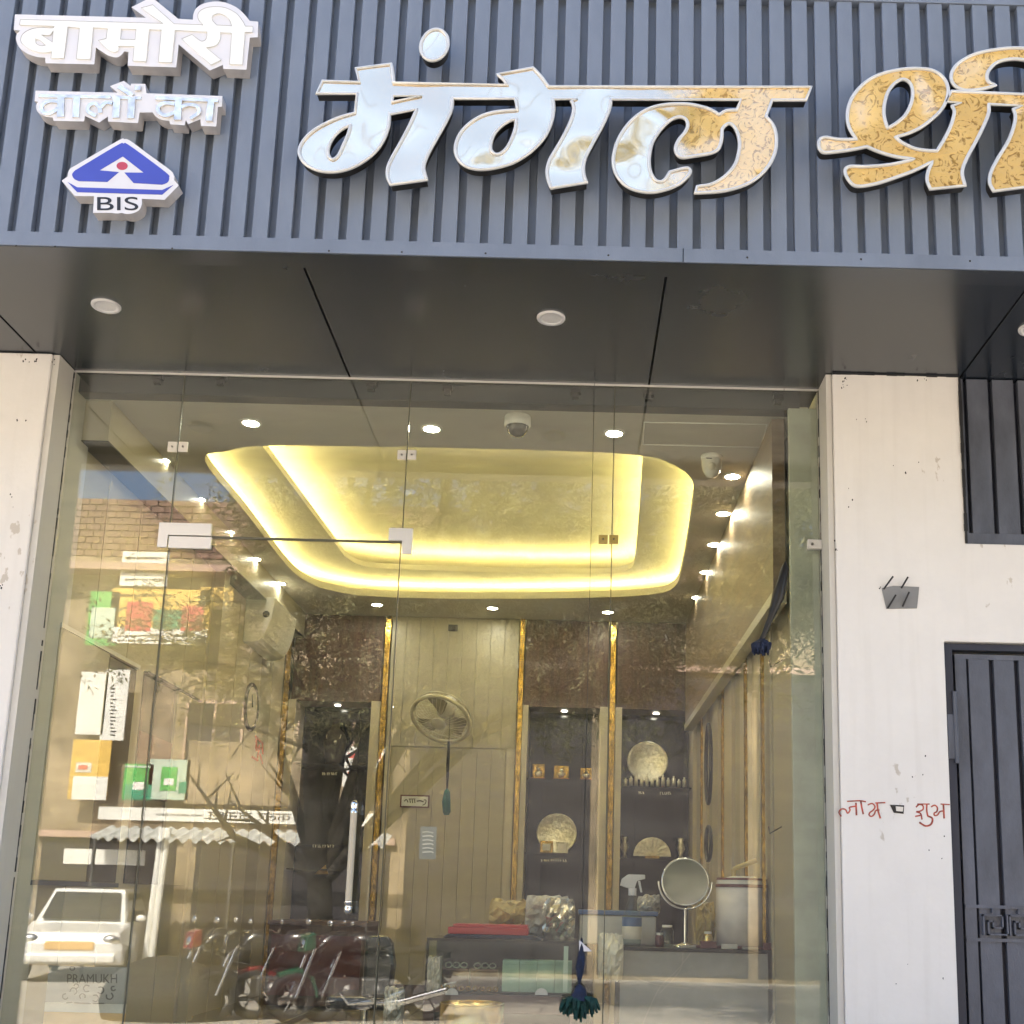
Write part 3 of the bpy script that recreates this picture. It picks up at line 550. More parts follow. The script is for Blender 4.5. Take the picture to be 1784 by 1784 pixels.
t2 = white_sign('white_letter_sign', 'smaller white built-up Devanagari words with mirror faces, middle of the three signs at left',
    zc([(60, 142, c), (790, 160, c), (722, 102, c), (845, 55, c), (905, 100, c), (910, 80, c), (1035, 82, c), (1045, 165, c), (1720, 190, c), (1715, 285, c), (1680, 285, c), (1665, 460, c), (1530, 455, c), (1525, 395, c), (1415, 440, c), (1395, 400, c), (1385, 450, c), (1255, 440, c),
        (1250, 410, c), (1180, 400), (1130, 370), (1100, 335, c), (985, 335, c), (970, 430, c), (705, 415, c), (705, 370, c), (625, 425, c), (500, 365, c), (490, 415, c), (220, 410, c), (215, 380, c), (140, 370), (80, 330), (65, 280), (82, 240, c), (52, 235, c)], G_), [])
def strokes(paths, zm, Y, th, name, m, parent, step=0.0003):
    mb = MB()
    for i, (w, pts) in enumerate(paths):
        q = zc(pts, zm)
        if len(q) > 2:
            qq = []
            for k in range(len(q) - 1):
                P0, P1, P2, P3 = q[max(k - 1, 0)], q[k], q[k + 1], q[min(k + 2, len(q) - 1)]
                for s_ in range(5):
                    t = s_ / 5; qq.append(tuple(0.5 * (2 * P1[j] + (P2[j] - P0[j]) * t + (2 * P0[j] - 5 * P1[j] + 4 * P2[j] - P3[j]) * t * t + (3 * P1[j] - P0[j] - 3 * P2[j] + P3[j]) * t ** 3) for j in (0, 1)))
            qq.append(q[-1]); q = qq
        pp = [(a.x, a.z) for a in (at(x[0], x[1], Y=Y) for x in q)]
        ww = at(1000 + w / zm[2], 300, Y=Y).x - at(1000, 300, Y=Y).x
        mb.ribbon(pp, ww, Y - th - i * step, Y)
    return mb.build(name, m, parent)
strokes([(30, [(90, 192), (730, 204)]), (30, [(745, 205), (1000, 213)]), (62, [(290, 208), (285, 380)]), (34, [(262, 245), (190, 240), (125, 275), (122, 325), (170, 350), (230, 330), (265, 300)]), (58, [(432, 205), (420, 385)]),
         (34, [(600, 372), (535, 335), (535, 285), (590, 262), (630, 300), (640, 345)]), (34, [(640, 300), (690, 255), (745, 262)]), (60, [(787, 205), (778, 390)]), (60, [(922, 210), (908, 395)]), (42, [(805, 112), (925, 195)]), (44, [(948, 128), (1000, 128)]),
         (32, [(1130, 215), (1685, 240)]), (62, [(1335, 240), (1325, 410)]), (34, [(1300, 270), (1215, 262), (1155, 300), (1170, 350), (1230, 372), (1300, 345)]), (30, [(1360, 300), (1420, 278), (1495, 290), (1515, 345), (1440, 400)]), (58, [(1625, 245), (1605, 420)])],
        G_, Y2, 0.003, 'raised_lettering', M['mirrorwhite'], t2)
t3 = white_sign('hallmark_badge', 'white triangular hallmark badge with blue triangle, red dot and BIS below', zc([(130, 630, c), (205, 577, c), (212, 525), (245, 470), (330, 420), (860, 112), (940, 92), (1020, 115), (1250, 285), (1520, 482), (1580, 550), (1587, 625, c), (1645, 690, c), (1460, 877, c),
    (1167, 864, c), (1165, 940), (1130, 1010), (1050, 1052), (970, 1060), (905, 1046, c), (850, 1055), (770, 1046, c), (535, 1045, c), (550, 830, c), (300, 828, c)], H_), [])
plate([spline(zc([(265, 550), (295, 505), (360, 462), (850, 170), (930, 148), (1010, 175), (1470, 515), (1520, 590), (1500, 650), (1430, 680, c), (1060, 660, c), (940, 524, c), (1190, 525, c), (920, 315, c), (620, 495, c), (870, 518, c), (720, 645, c), (350, 635, c), (290, 605)], H_))], Y2 - 0.001, 0.0012, 'blue_triangle', M['blue'], t3)
plate([spline(zc([(205, 645, c), (330, 715, c), (1430, 750, c), (1575, 685, c), (1430, 810, c), (330, 778, c)], H_))], Y2 - 0.001, 0.0012, 'blue_band', M['blue'], t3)
plate([spline(zc([(912 + 72 * math.cos(a), 438 + 52 * math.sin(a)) for a in [i * math.pi / 6 for i in range(12)]], H_), 3)], Y2 - 0.001, 0.0012, 'red_dot', M['red'], t3)
text_mesh('BIS', (90 + 590 / 7.433, 230 + 842 / 7.433, 90 + 1122 / 7.433, 230 + 1015 / 7.433), Y2 - 0.0002, 0.001, 'badge_text', M['black'], t3)

# ---------------------------------------------------------------- louvre panel and grey door on the right
YG = YP + 0.018
lv = thing('louvre_panel', 'dark grey slatted panel beside the right pillar, above the cream wall band', 'panel', (XP1, YG, ZW))
MB().box(XP1 + 0.004, 2.9, YG + 0.03, YG + 0.06, ZW + 0.003, ZS - 0.002).build('backing_panel', M['groove'], lv)
zb = at(1740, 930, Y=YG).z
MB().box(XP1 + 0.006, 2.9, YG, YG + 0.0295, ZW + 0.004, zb).build('bottom_rail', M['grille'], lv)
gx = [at(x, 850, Y=YG).x for x in (1686, 1731, 1777)]; gp = (gx[2] - gx[0]) / 2
MB().box(XP1 + 0.006, gx[0] - 0.002, YG, YG + 0.0295, zb + 0.0005, ZS - 0.004).build('slat', M['grille'], lv)
s0 = MB().box(0, gp - 0.0185, YG, YG + 0.0295, zb + 0.0005, ZS - 0.004).build('slat', M['grille'], lv, bevel=0.001); s0.location.x = gx[0] + 0.013
for k in range(1, 10):
    o = s0.copy(); link(o); o.location.x = gx[0] + 0.013 + gp * k
dr = thing('metal_door', 'blue-grey metal door with slots and a Greek key band, right edge of the picture', 'door', (XD0, YG, FLOOR))
dx = XD0 + 0.004
MB().prism([(dx, FLOOR - 0.1), (dx + 0.03, FLOOR - 0.1), (dx + 0.03, ZD - 0.028), (2.9, ZD - 0.028), (2.9, ZD - 0.004), (dx, ZD - 0.004)], YG + 0.0, YG + 0.05).build('door_frame', M['groove'], dr)
xl = dx + 0.045; ztop = ZD - 0.04
MB().box(xl, 2.9, YG + 0.04, YG + 0.055, FLOOR - 0.1, ztop).build('door_leaf', M['groove'], dr)
zs1 = at(1740, 1148, Y=YG).z; zk1 = at(1730, 1577, Y=YG).z; zk0 = at(1730, 1641, Y=YG).z
MB().box(xl, 2.9, YG + 0.018, YG + 0.0395, zs1, ztop).build('top_rail', M['grille'], dr)
gl = [at(x, 1400, Y=YG).x for x in (1697, 1742)]; gp2 = gl[1] - gl[0]
MB().box(xl, gl[0] - 0.0015, YG + 0.018, YG + 0.0395, FLOOR - 0.1, zs1 - 0.0005).build('slat', M['grille'], dr)
s1 = MB().box(0, gp2 - 0.0185, YG + 0.018, YG + 0.0395, FLOOR - 0.1, zs1 - 0.0005).build('slat', M['grille'], dr, bevel=0.001); s1.location.x = gl[0] + 0.008
for k in range(1, 9):
    o = s1.copy(); link(o); o.location.x = gl[0] + 0.008 + gp2 * k
MB().box(xl + 0.002, 2.9, YG + 0.012, YG + 0.0175, zk1 - 0.012, zk1).build('key_rail', M['grille'], dr)
MB().box(xl + 0.002, 2.9, YG + 0.012, YG + 0.0175, zk0, zk0 + 0.012).build('key_rail', M['grille'], dr)
hk = zk1 - zk0; mbk = MB()
def seg(mb, x0, z0, x1, z1, w=0.0055):
    mb.box(min(x0, x1) - w / 2, max(x0, x1) + w / 2, YG + 0.002, YG + 0.0178, min(z0, z1) - w / 2, max(z0, z1) + w / 2)
for k in range(-1, 7):
    bx = gl[0] + 0.014 + (k) * gp2 + 0.004; wv = gp2; z_ = lambda f: zk0 + hk * f; X_ = lambda f: bx + wv * f
    key = MB()
    for a, b in (((0, .2), (0, .72)), ((0, .72), (.72, .72)), ((.72, .72), (.72, .38)), ((.72, .38), (.36, .38)), ((.36, .38), (.36, .56)), ((.36, .56), (.18, .56)), ((.18, .56), (.18, .2)), ((.9, .72), (.9, .2)), ((.18, .2), (.9, .2)), ((.36, .88), (.36, .80))):
        seg(key, X_(a[0]), z_(a[1]), X_(b[0]), z_(b[1]))
    if X_(0) > xl: key.build('key_motif', M['grille'], dr)
MB().box(dx + 0.001, dx + 0.042, YG - 0.006, YG + 0.03, at(1660, 1322, Y=YG).z, at(1660, 1245, Y=YG).z).build('hinge', M['grille'], dr)
MB().tube([(dx + 0.031, YG - 0.004, at(1660, 1330, Y=YG).z), (dx + 0.031, YG - 0.004, at(1660, 1205, Y=YG).z)], 0.008, 10).build('hinge', M['grille'], dr)

# ---------------------------------------------------------------- small things on the right pillar
br = thing('metal_bracket', 'grey cut metal plate with four protruding rods on the right pillar', 'bracket', at(1568, 1060, Y=YP))
poly = onplane([(1536, 1025), (1556, 1021), (1601, 1023), (1597, 1060), (1544, 1061)], YP)
MB().prism(poly, YP - 0.004, YP + 0.0).build('plate', mat('grey_plate', (0.27, 0.27, 0.27), 0.5, 0.3), br)
for (a, b) in (((1539, 1027), (1556, 1004)), ((1570, 1025), (1582, 1005)), ((1546, 1060), (1561, 1036)), ((1572, 1057), (1584, 1031))):
    p, q = at(*a, Y=YP), at(*b, Y=YP - 0.03); MB().tube([(p.x, YP - 0.003, p.z), (q.x, YP - 0.03, q.z)], 0.0035, 8).build('rod', M['black'], br)
ink = thing('handwriting', 'red hand-painted Devanagari words, the left word on the right pillar', 'handwriting', at(1500, 1420, Y=YP))
J_ = (1440, 1370, 5.186)
strokes([(12, [(133, 272), (112, 235), (135, 205), (170, 210), (190, 242), (212, 215), (208, 190), (262, 180)]), (14, [(265, 148), (270, 262)]), (13, [(308, 130), (318, 190), (332, 252)]),
         (11, [(372, 168), (412, 155), (437, 185), (420, 215), (392, 236), (384, 258), (405, 272), (430, 252), (446, 218), (478, 213)]), (13, [(456, 150), (465, 220), (486, 290)]), (10, [(185, 136), (300, 130), (355, 140)]), (10, [(440, 150), (530, 147)])], J_, YP, 0.0006, 'paint_stroke', M['paint'], ink)
ink2 = thing('handwriting', 'red hand-painted Devanagari words, the right word on the right pillar', 'handwriting', at(1620, 1420, Y=YP))
strokes([(12, [(808, 188), (835, 165), (868, 172), (872, 205), (842, 225), (812, 230), (850, 246), (862, 300)]), (12, [(800, 272), (848, 262)]), (12, [(905, 160), (905, 220), (915, 272)]), (14, [(915, 268), (955, 290), (945, 340), (895, 358), (838, 325)]),
         (11, [(945, 186), (975, 170), (1000, 192), (996, 226), (972, 242), (976, 263), (1002, 258), (1024, 228), (1062, 222)]), (12, [(1055, 165), (1062, 290)]), (9, [(820, 160), (930, 160)]), (9, [(1030, 160), (1112, 165)])], J_, YP, 0.0006, 'paint_stroke', M['paint'], ink2)
sw = thing('wall_socket', 'small black broken switch box between the two red words', 'switch', at(1562, 1410, Y=YP))
MB().prism(onplane([(1550, 1402), (1575, 1403), (1574, 1418), (1557, 1416)], YP), YP - 0.002, YP).build('backplate', M['black'], sw)
MB().prism(onplane([(1560, 1405), (1573, 1406), (1572, 1414), (1561, 1413)], YP), YP - 0.006, YP - 0.002).build('insert', M['steel'], sw)

# ---------------------------------------------------------------- glazing
S1 = at(288, 1000, Y=0).x; S2 = at(697, 1000, Y=0).x; S3 = at(1061, 1200, Y=0).x; ZDOOR = at(500, 939, Y=0).z
gz = thing('shopfront_glazing', 'frameless clear glass shopfront with clamped joints and a transom over the door', 'glazing', (0, 0, FLOOR))
def pane(x0, x1, z0, z1, parent, nm='glass_pane'): return MB().box(x0 + 0.002, x1 - 0.002, 0, 0.010, z0, z1).build(nm, M['glass'], parent)
ZG = ZS - 0.004
pane(XL + 0.004, S1, FLOOR, ZG, gz); pane(S1, S2, ZDOOR + 0.003, ZG, gz); pane(S2, S3, FLOOR, ZG, gz); pane(S3, XR - 0.004, FLOOR, ZG, gz)
def vseam(x, z0, z1, p, nm='joint'): MB().box(x - 0.0017, x + 0.0017, -0.0012, 0.0115, z0, z1).build(nm, M['seam'], p)
vseam(S1, ZDOOR, ZG, gz); vseam(S2, ZDOOR, ZG, gz); vseam(S3, FLOOR, ZG, gz)
MB().box(XL, XR, -0.004, 0.0, ZG - 0.004, ZS + 0.0).build('head_channel', M['steel'], gz)
gd = thing('glass_door', 'frameless glass door with paired upright handle bars, left of centre', 'door', (S1, 0, FLOOR))
pane(S1 + 0.003, S2 - 0.003, FLOOR + 0.008, ZDOOR - 0.003, gd, 'door_pane')
vseam(S1 + 0.004, FLOOR, ZDOOR - 0.002, gd, 'door_edge'); vseam(S2 - 0.004, FLOOR, ZDOOR - 0.002, gd, 'door_edge')
MB().box(S1, S2, -0.001, 0.011, ZDOOR - 0.0045, ZDOOR + 0.0035).build('door_edge', M['seam'], gd)
# long patch fittings
pz0, pz1 = at(320, 955, Y=-0.006).z, at(320, 912, Y=-0.006).z
f1 = MB().prism([(at(275, 950, Y=-.006).x, pz0), (S1 + 0.0, pz0), (S1, ZDOOR + 0.001), (at(369, 930, Y=-.006).x, ZDOOR + 0.001), (at(369, 920, Y=-.006).x, pz1), (at(275, 950, Y=-.006).x, pz1)], -0.014, -0.0015).build('patch_fitting', M['steel'], gz, bevel=0.001)
MB().box(S1 + 0.005, at(369, 945, Y=-.006).x, -0.014, -0.0015, pz0 - 0.002, ZDOOR - 0.004).build('patch_fitting', M['steel'], gd, bevel=0.001)
q0, q1, q2 = at(677, 940, Y=-.006).x, at(719, 940, Y=-.006).x, at(700, 940, Y=-.006).x
MB().prism([(q0, ZDOOR + 0.002), (q0, at(700, 921, Y=-.006).z), (q1, at(700, 921, Y=-.006).z), (q1, at(700, 966, Y=-.006).z), (q2 + 0.003, at(700, 966, Y=-.006).z), (q2 + 0.003, ZDOOR + 0.002)], -0.014, -0.0015).build('patch_fitting', M['steel'], gz, bevel=0.001)
def clamp(px, py, w=16, h=17, m='steel'):
    for s in (-1, 1):
        a = at(px + s * (w / 2 + 0.8), py, Y=-0.006); hw = (w - 1.0) / 2 / 440
        MB().box(a.x - hw, a.x + hw, -0.012, -0.0015, a.z - h / 2 / 425, a.z + h / 2 / 425).build('glass_clamp', M[m], gz, bevel=0.001)
        MB().lathe([(0.0, 0.0), (0.004, 0.0), (0.004, -0.002)], (a.x, -0.012, a.z), (0, 1, 0), 10).build('screw', M['black'], gz)
clamp(310, 779, 17, 18); clamp(709, 793, 16, 17); clamp(1060, 940, 17, 15, 'brass')
a = at(1413, 951, Y=-0.006); MB().prism([(a.x - 0.017, a.z - 0.018), (XR - 0.001, a.z - 0.018), (XR - 0.001, a.z + 0.02), (a.x - 0.017, a.z + 0.02)], -0.03, -0.0015).build('glass_clamp', M['steel'], gz, bevel=0.0015)
MB().lathe([(0.0, 0.0), (0.005, 0.0), (0.005, -0.003)], (a.x, -0.03, a.z), (0, 1, 0), 12).build('screw', M['black'], gz)
for y_, dxx in ((-0.055, 0), (0.06, 0.0)):
    hx = at(612, 1490, Y=y_).x; zt, zb_ = at(612, 1395, Y=y_).z, at(610, 1592, Y=y_).z
    h = MB().tube([(hx, y_, zb_ + 0.045), (hx, y_, zt - 0.045)], 0.0125, 14).build('door_handle', M['creaml'], gd)
    for z0_, s in ((zt - 0.045, 1), (zb_ + 0.045, -1)):
        MB().lathe([(0.0135, 0), (0.0135, 0.012 * s), (0.010, 0.014 * s), (0.014, 0.022 * s), (0.014, 0.036 * s), (0.008, 0.045 * s), (0.0, 0.047 * s)], (hx, y_, z0_), (0, 0, 1), 14).build('handle_finial', M['chrome'], h)
        MB().tube([(hx, y_, z0_ + 0.025 * s), (hx, 0.0 if y_ < 0 else 0.01, z0_ + 0.025 * s)], 0.006, 10).build('handle_spigot', M['chrome'], h)
# small stickers on the glass
pp = thing('glass_sticker', 'small grey printed paper stuck on the glass left of the post sticker', 'sticker', at(745, 1497, Y=0))
bxy(731, 1440, 760, 1497, 0.0105, 0.0006).build('paper_sheet', M['grey'], pp)
strokes([(2, [(736, 1450 + k * 7), (744 + (k * 5) % 9, 1449 + k * 7), (755, 1451 + k * 7)]) for k in range(6)], (0, 0, 1), 0.0105, 0.0004, 'print', M['paper'], pp)

# header, ceiling and its light cove
tag(MB().box(IXL, IXR, 0.05, 0.12, ZC - 0.001, ZS + 0.012).build('header_beam', mat('header_dark', (0.035, 0.04, 0.045), 0.5)), kind='structure')
for i, (x, y, lab) in enumerate(((275, 659, 'leftmost small black clip in the dark channel above the glass'), (385, 661, 'second small black clip from the left in the channel above the glass'), (647, 671, 'black clip above the glass at the foot of the left soffit joint'), (780, 678, 'tilted black clip above the glass near its middle'), (1003, 684, 'black clip above the glass beneath the middle downlight'), (1130, 688, 'black clip above the glass at the foot of the right soffit joint'), (1356, 694, 'rightmost small black clip in the channel above the glass'))):
    p = at(x, y, Y=0.03); t = thing('mounting_clip', lab, 'clip', p, 'clips in the channel above the glass')
    MB().box(p.x - 0.02, p.x + 0.02, 0.02, 0.049, p.z - 0.003, p.z + 0.014).build('clip_body', M['black'], t); MB().box(p.x - 0.016, p.x + 0.012, 0.024, 0.049, p.z - 0.022, p.z - 0.0035).build('clip_tongue', M['black'], t)
def curve_h(contours, z, th, name, m, parent=None):
    me = curve_mesh(contours, 0, th)         # (x, .., y) -> lay flat
    me.transform(Matrix(((1, 0, 0, 0), (0, 0, 1, 0), (0, -1, 0, z + th / 2 + th / 2), (0, 0, 0, 1))))
    return mesh_obj(me, name, m, parent)
def onZ(c, Z): return [(p.x, p.y) for p in (at(x, y, Z=Z) for x, y in c)]
cv_out = onZ(spline([(357, 803), (395, 786), (455, 777), (640, 778), (900, 783), (1100, 792), (1165, 806), (1206, 838), (1203, 900), (1190, 980), (1175, 1022), (1130, 1036), (1000, 1042), (800, 1043), (650, 1039), (585, 1030), (540, 1016), (500, 985), (430, 895)], 5), ZC)
ZM = ZC + 0.115
cv_in = onZ(spline([(440, 750, c), (457, 777, c), (585, 948), (605, 972), (645, 988), (760, 994), (900, 998), (1050, 999), (1092, 993), (1106, 975), (1113, 900, c), (1120, 800, c), (1122, 750, c)], 5), ZM)
ce = tag(MB().box(IXL - 0.3, IXR + 0.3, 0.12, YB + 0.3, ZC + 0.36, ZC + 0.40).build('ceiling', M['ceil']), kind='structure')
rect = [(IXL - 0.05, 0.12), (IXR + 0.05, 0.12), (IXR + 0.05, YB + 0.02), (IXL - 0.05, YB + 0.02)]
curve_h([rect, cv_out], ZC, 0.045, 'ceiling_panel', M['ceil'], ce)
curve_h([rect, cv_in], ZM, 0.035, 'ceiling_panel', M['ceil'], ce)
MB().box(IXL - 0.04, IXR + 0.04, 0.13, YB, ZM + 0.15, ZM + 0.17).build('ceiling_panel', M['ceil'], ce)
for nm, cc, z in (('cove_light', cv_out, ZC + 0.050), ('cove_light', cv_in, ZM + 0.042)):
    cc = [p for p in offs(cc, 0.085)]
    o = MB().tube([(x, y, z) for x, y in cc] + [(cc[0][0], cc[0][1], z)], 0.005, 6, False).build(nm, M['led'])
    tag(o, 'warm yellow light strip hidden in the ' + ('outer' if cc is not None and z < ZM else 'inner') + ' ceiling cove', 'light strip')
dl = [(437, 736, 'first from the left in the front row'), (752, 746, 'beside the glass clamp in the front row'), (1070, 754, 'right of the dome camera in the front row'), (282, 801, 'at the far left, nearest the glass'), (345, 869, 'second in the left row'), (397, 926, 'third in the left row, right of the white door fitting'), (444, 973, 'fourth in the left row'), (487, 1016, 'fifth and farthest in the left row, above the air conditioner'),
      (657, 1053, 'leftmost of the rear row'), (858, 1059, 'middle of the rear row'), (1059, 1066, 'rightmost of the rear row'), (1276, 829, 'nearest in the right row, beside the turret camera'), (1260, 894, 'second in the right row'), (1244, 948, 'third in the right row'), (1230, 996, 'fourth in the right row'), (1215, 1040, 'fifth and farthest in the right row')]
for (x, y, lab) in dl:
    p = at(x, y, Z=ZC); t = thing('ceiling_downlight', 'lit round ceiling downlight, ' + lab, 'downlight', p, 'lit downlights in the showroom ceiling')
    MB().lathe([(0.034, -0.002), (0.035, -0.006), (0.046, -0.006), (0.048, 0.0)], p, n=28).build('trim_ring', M['plastic'], t)
    MB().lathe([(0.0, -0.0035), (0.034, -0.0035)], p, n=28).build('lens', M['lamp'], t)
# dome and turret cameras, access hatch
p = at(902, 727, Z=ZC); t = thing('dome_camera', 'white dome security camera on the front ceiling', 'camera', p)
MB().lathe([(0.0, 0), (0.056, 0), (0.057, -0.035), (0.050, -0.045)], p, n=28).build('housing', M['plastic'], t)
MB().lathe([(0.046, -0.04), (0.043, -0.062), (0.030, -0.080), (0.012, -0.088), (0, -0.089)], p, n=24).build('dome', mat('smoked_dome', (0.06, 0.055, 0.045), 0.08), t)
p = at(1240, 795, Z=ZC); t = thing('turret_camera', 'white turret security camera near the right downlights', 'camera', p)
MB().lathe([(0.0, 0), (0.050, 0), (0.050, -0.015), (0.040, -0.02)], p, n=24).build('base', M['plastic'], t)
MB().lathe([(0.044, -0.012), (0.046, -0.04), (0.040, -0.07), (0.026, -0.095), (0.0, -0.105)], p, n=24).build('ball_housing', M['plastic'], t)
MB().ball((p.x - 0.004, p.y - 0.030, p.z - 0.06), 0.021, 14).build('lens', M['paper'], t)
MB().box(p.x - 0.03, p.x - 0.005, p.y - 0.050, p.y - 0.046, p.z - 0.03, p.z - 0.027).build('slot', M['black'], t)
hq = [at(1122, 735, Z=ZC), at(1336, 739, Z=ZC), at(1326, 779, Z=ZC), at(1120, 774, Z=ZC)]
t = thing('ceiling_hatch', 'thin rectangular outline of an access hatch in the front right ceiling', 'hatch', hq[0])
for i in range(4):
    a, b = hq[i], hq[(i + 1) % 4]; MB().tube([(a.x, a.y, ZC - 0.001), (b.x, b.y, ZC - 0.001)], 0.0028, 4).build('hatch_edge', M['plastic'], t)

# ---------------------------------------------------------------- side walls
def yat(px, py, X): return at(px, py, X=X).y
lw = tag(MB().box(IXL - 0.09, IXL, 0.2, YB + 0.3, FLOOR, ZC).build('left_wall', M['cream']), kind='structure')
ys = [0.12, 0.5, 0.9, 1.3, 1.7, 2.05, 2.35, 2.65, 2.95, 3.25, 3.55, YB - 0.02]
for a, b in zip(ys[:-1], ys[1:]):
    MB().box(IXL + 0.0005, IXL + 0.012, a + 0.003, b - 0.003, FLOOR, ZC - 0.001).build('wall_panel', M['creaml' if random.random() < .4 else 'cream'], lw, bevel=0.001)
y2 = max(2.0, yat(345, 1300, IXL))
MB().box(IXL + 0.0125, IXL + 0.07, y2, y2 + 0.10, FLOOR, ZC - 0.001).build('pilaster', M['creaml'], lw, bevel=0.002)
XS = IXL + 0.014
zt1 = at(112, 1100, X=XS).z; zb1 = at(66, 1533, X=XS).z
t = thing('wall_showcase', 'front wall showcase with cream side and dark glass, left wall nearest the glass', 'showcase', (XS, 0.1, zb1), 'showcases on the left wall')
ya, yb, yc, yd = 0.13, yat(172, 1250, XS), yat(228, 1250, XS), yat(232, 1250, XS)
MB().box(XS - 0.0, XS + 0.02, ya, yb, zb1, zt1).build('side_panel', M['cream'], t, bevel=0.002)
MB().box(XS - 0.0, XS + 0.006, yb + 0.001, yc, zb1, zt1).build('dark_panel', M['niche'], t)
MB().box(XS, XS + 0.022, ya, yc, zt1 + 0.001, zt1 + 0.02).build('top_rail', M['steel'], t); MB().box(XS, XS + 0.022, ya, yc, zb1 - 0.02, zb1 - 0.001).build('bottom_rail', M['grille'], t)
t = thing('wall_showcase', 'second wall showcase with dark glass behind the door joint', 'showcase', (XS, yc, zb1), 'showcases on the left wall')
ye, yf2 = yat(243, 1250, XS), yat(300, 1250, XS); yg = yat(338, 1300, XS)
MB().box(XS, XS + 0.006, ye, yf2, zb1, zt1).build('dark_panel', M['niche'], t); MB().box(XS, XS + 0.02, yf2 + 0.001, yg, zb1, zt1).build('side_panel', M['cream'], t, bevel=0.002)
MB().box(XS, XS + 0.022, ye, yg, zt1 + 0.001, zt1 + 0.015).build('top_rail', M['body'], t)
zm1 = at(270, 1285, X=XS).z; MB().box(XS + 0.0065, XS + 0.012, ye, yf2, zm1 - 0.30, zm1).build('maroon_panel', M['maroon'], t)
# bulkhead along the top of the left wall, the shade of its underside painted as a dark sheet
zk = at(150, 767, Y=0.13).z; xk = at(188, 767, Y=0.13).x
t = thing('wall_bulkhead', 'cream bulkhead along the top of the left wall with a dark underside', 'bulkhead', (IXL, 0.2, zk))
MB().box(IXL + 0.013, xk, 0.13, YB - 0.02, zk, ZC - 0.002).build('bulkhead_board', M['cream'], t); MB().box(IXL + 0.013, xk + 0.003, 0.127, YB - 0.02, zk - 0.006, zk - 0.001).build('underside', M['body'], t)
# air conditioner
xa = IXL + 0.013; y0 = yat(425, 1090, xa); z0 = at(430, 1124, X=xa).z; z1 = z0 + (at(430, 1040, X=xa).z - z0)
t = thing('air_conditioner', 'white split air conditioner seen end-on high on the left wall', 'air conditioner', (xa, y0, z0))
hh = z1 - z0; prof = [(xa, z0)] + [(xa + 0.06 + 0.125 * math.sin(i * math.pi / 16) ** .8, z1 - hh * (0.5 + 0.5 * math.cos(i * math.pi / 16)) ** .8 if 0 else z0 + hh * (1 - math.cos(i * math.pi / 16) ** 1.2) if i < 8 else z1) for i in range(9)] + [(xa, z1)]
MB().prism(prof, y0, y0 + 0.6).build('casing', M['plastic'], t, bevel=0.008)
MB().lathe([(0, -0.003), (0.022, -0.003), (0.022, 0)], (xa + 0.135, y0, z0 + hh * .62), (0, 1, 0), 16).build('side_cap', M['black'], t)
p = at(437, 1232, X=IXL + 0.014); t = thing('wall_clock', 'round dark-rimmed clock on the left wall below the air conditioner', 'clock', p)
MB().torus(p, (1, 0, 0), 0.145, 0.016).build('clock_rim', M['black'], t); MB().lathe([(0, 0.006), (0.14, 0.006)], p, (1, 0, 0), 28).build('clock_face', M['creaml'], t)
MB().tube([(p.x + 0.012, p.y, p.z), (p.x + 0.012, p.y - 0.03, p.z + 0.08)], 0.004, 6).build('clock_hand', M['black'], t)
p = at(450, 1305, X=IXL + 0.014); t = thing('wall_emblem', 'red painted emblem of crossed strokes on the left wall under the clock', 'emblem', p)
mb = MB()
for (a, b) in (((-.06, .07), (.05, .05)), ((.05, .05), (.07, -.02)), ((-.05, .0), (.04, .01)), ((-.05, .06), (-.03, -.02)), ((-.09, -.07), (.0, -.075)), ((0.01, .03), (-.01, -.07)), ((.03, -.03), (.08, -.08))):
    mb.tube([(p.x, p.y + a[0] * 1.6, p.z + a[1]), (p.x, p.y + b[0] * 1.6, p.z + b[1])], 0.009, 6)
mb.build('paint_stroke', M['orange'], t)

rwl = tag(MB().box(IXR, IXR + 0.1, 0.2, YB + 0.3, FLOOR, ZC).build('right_wall', M['cream']), kind='structure')
MB().box(XR - 0.118, XR - 0.001, 0.022, 0.045, FLOOR, ZC - 0.004).build('end_post', mat('pale_green_post', (0.50, 0.52, 0.44), 0.4), rwl, bevel=0.002)
ys = [0.75, 0.95, 1.12, 1.3, 1.6, 1.9, 2.2, 2.5, 2.8, 3.1, 3.4, YB - 0.02]
for i, (a, b) in enumerate(zip(ys[:-1], ys[1:])):
    MB().box(IXR - (0.03 if i % 2 else 0.012), IXR - 0.0005, a + 0.004, b - 0.004, FLOOR, ZC - 0.001).build('wall_panel', M['creaml' if i % 2 else 'cream'], rwl, bevel=0.0015)
for yy in (0.80, 1.32, 2.22, 3.3):
    MB().box(IXR - 0.045, IXR - 0.031, yy, yy + 0.03, FLOOR, ZC - 0.002).build('gold_strip', M['goldtrim'], rwl)
XW = IXR - 0.10
zq = at(1375, 990, X=XW).z
t = thing('wall_pelmet', 'walnut brown pelmet along the top of the right wall', 'pelmet', (XW, 0.6, zq)); 
MB().box(XW, IXR - 0.046, 0.14, YB - 0.05, zq, ZC - 0.002).build('pelmet_board', mat('pelmet_veneer', (0.21, 0.145, 0.09), 0.5, 0, 0.2, 5, stretch=(1, .5, 6)), t); MB().box(XW - 0.006, IXR - 0.046, 0.14, YB - 0.05, zq - 0.045, zq - 0.001).build('pelmet_rail', M['cream'], t)
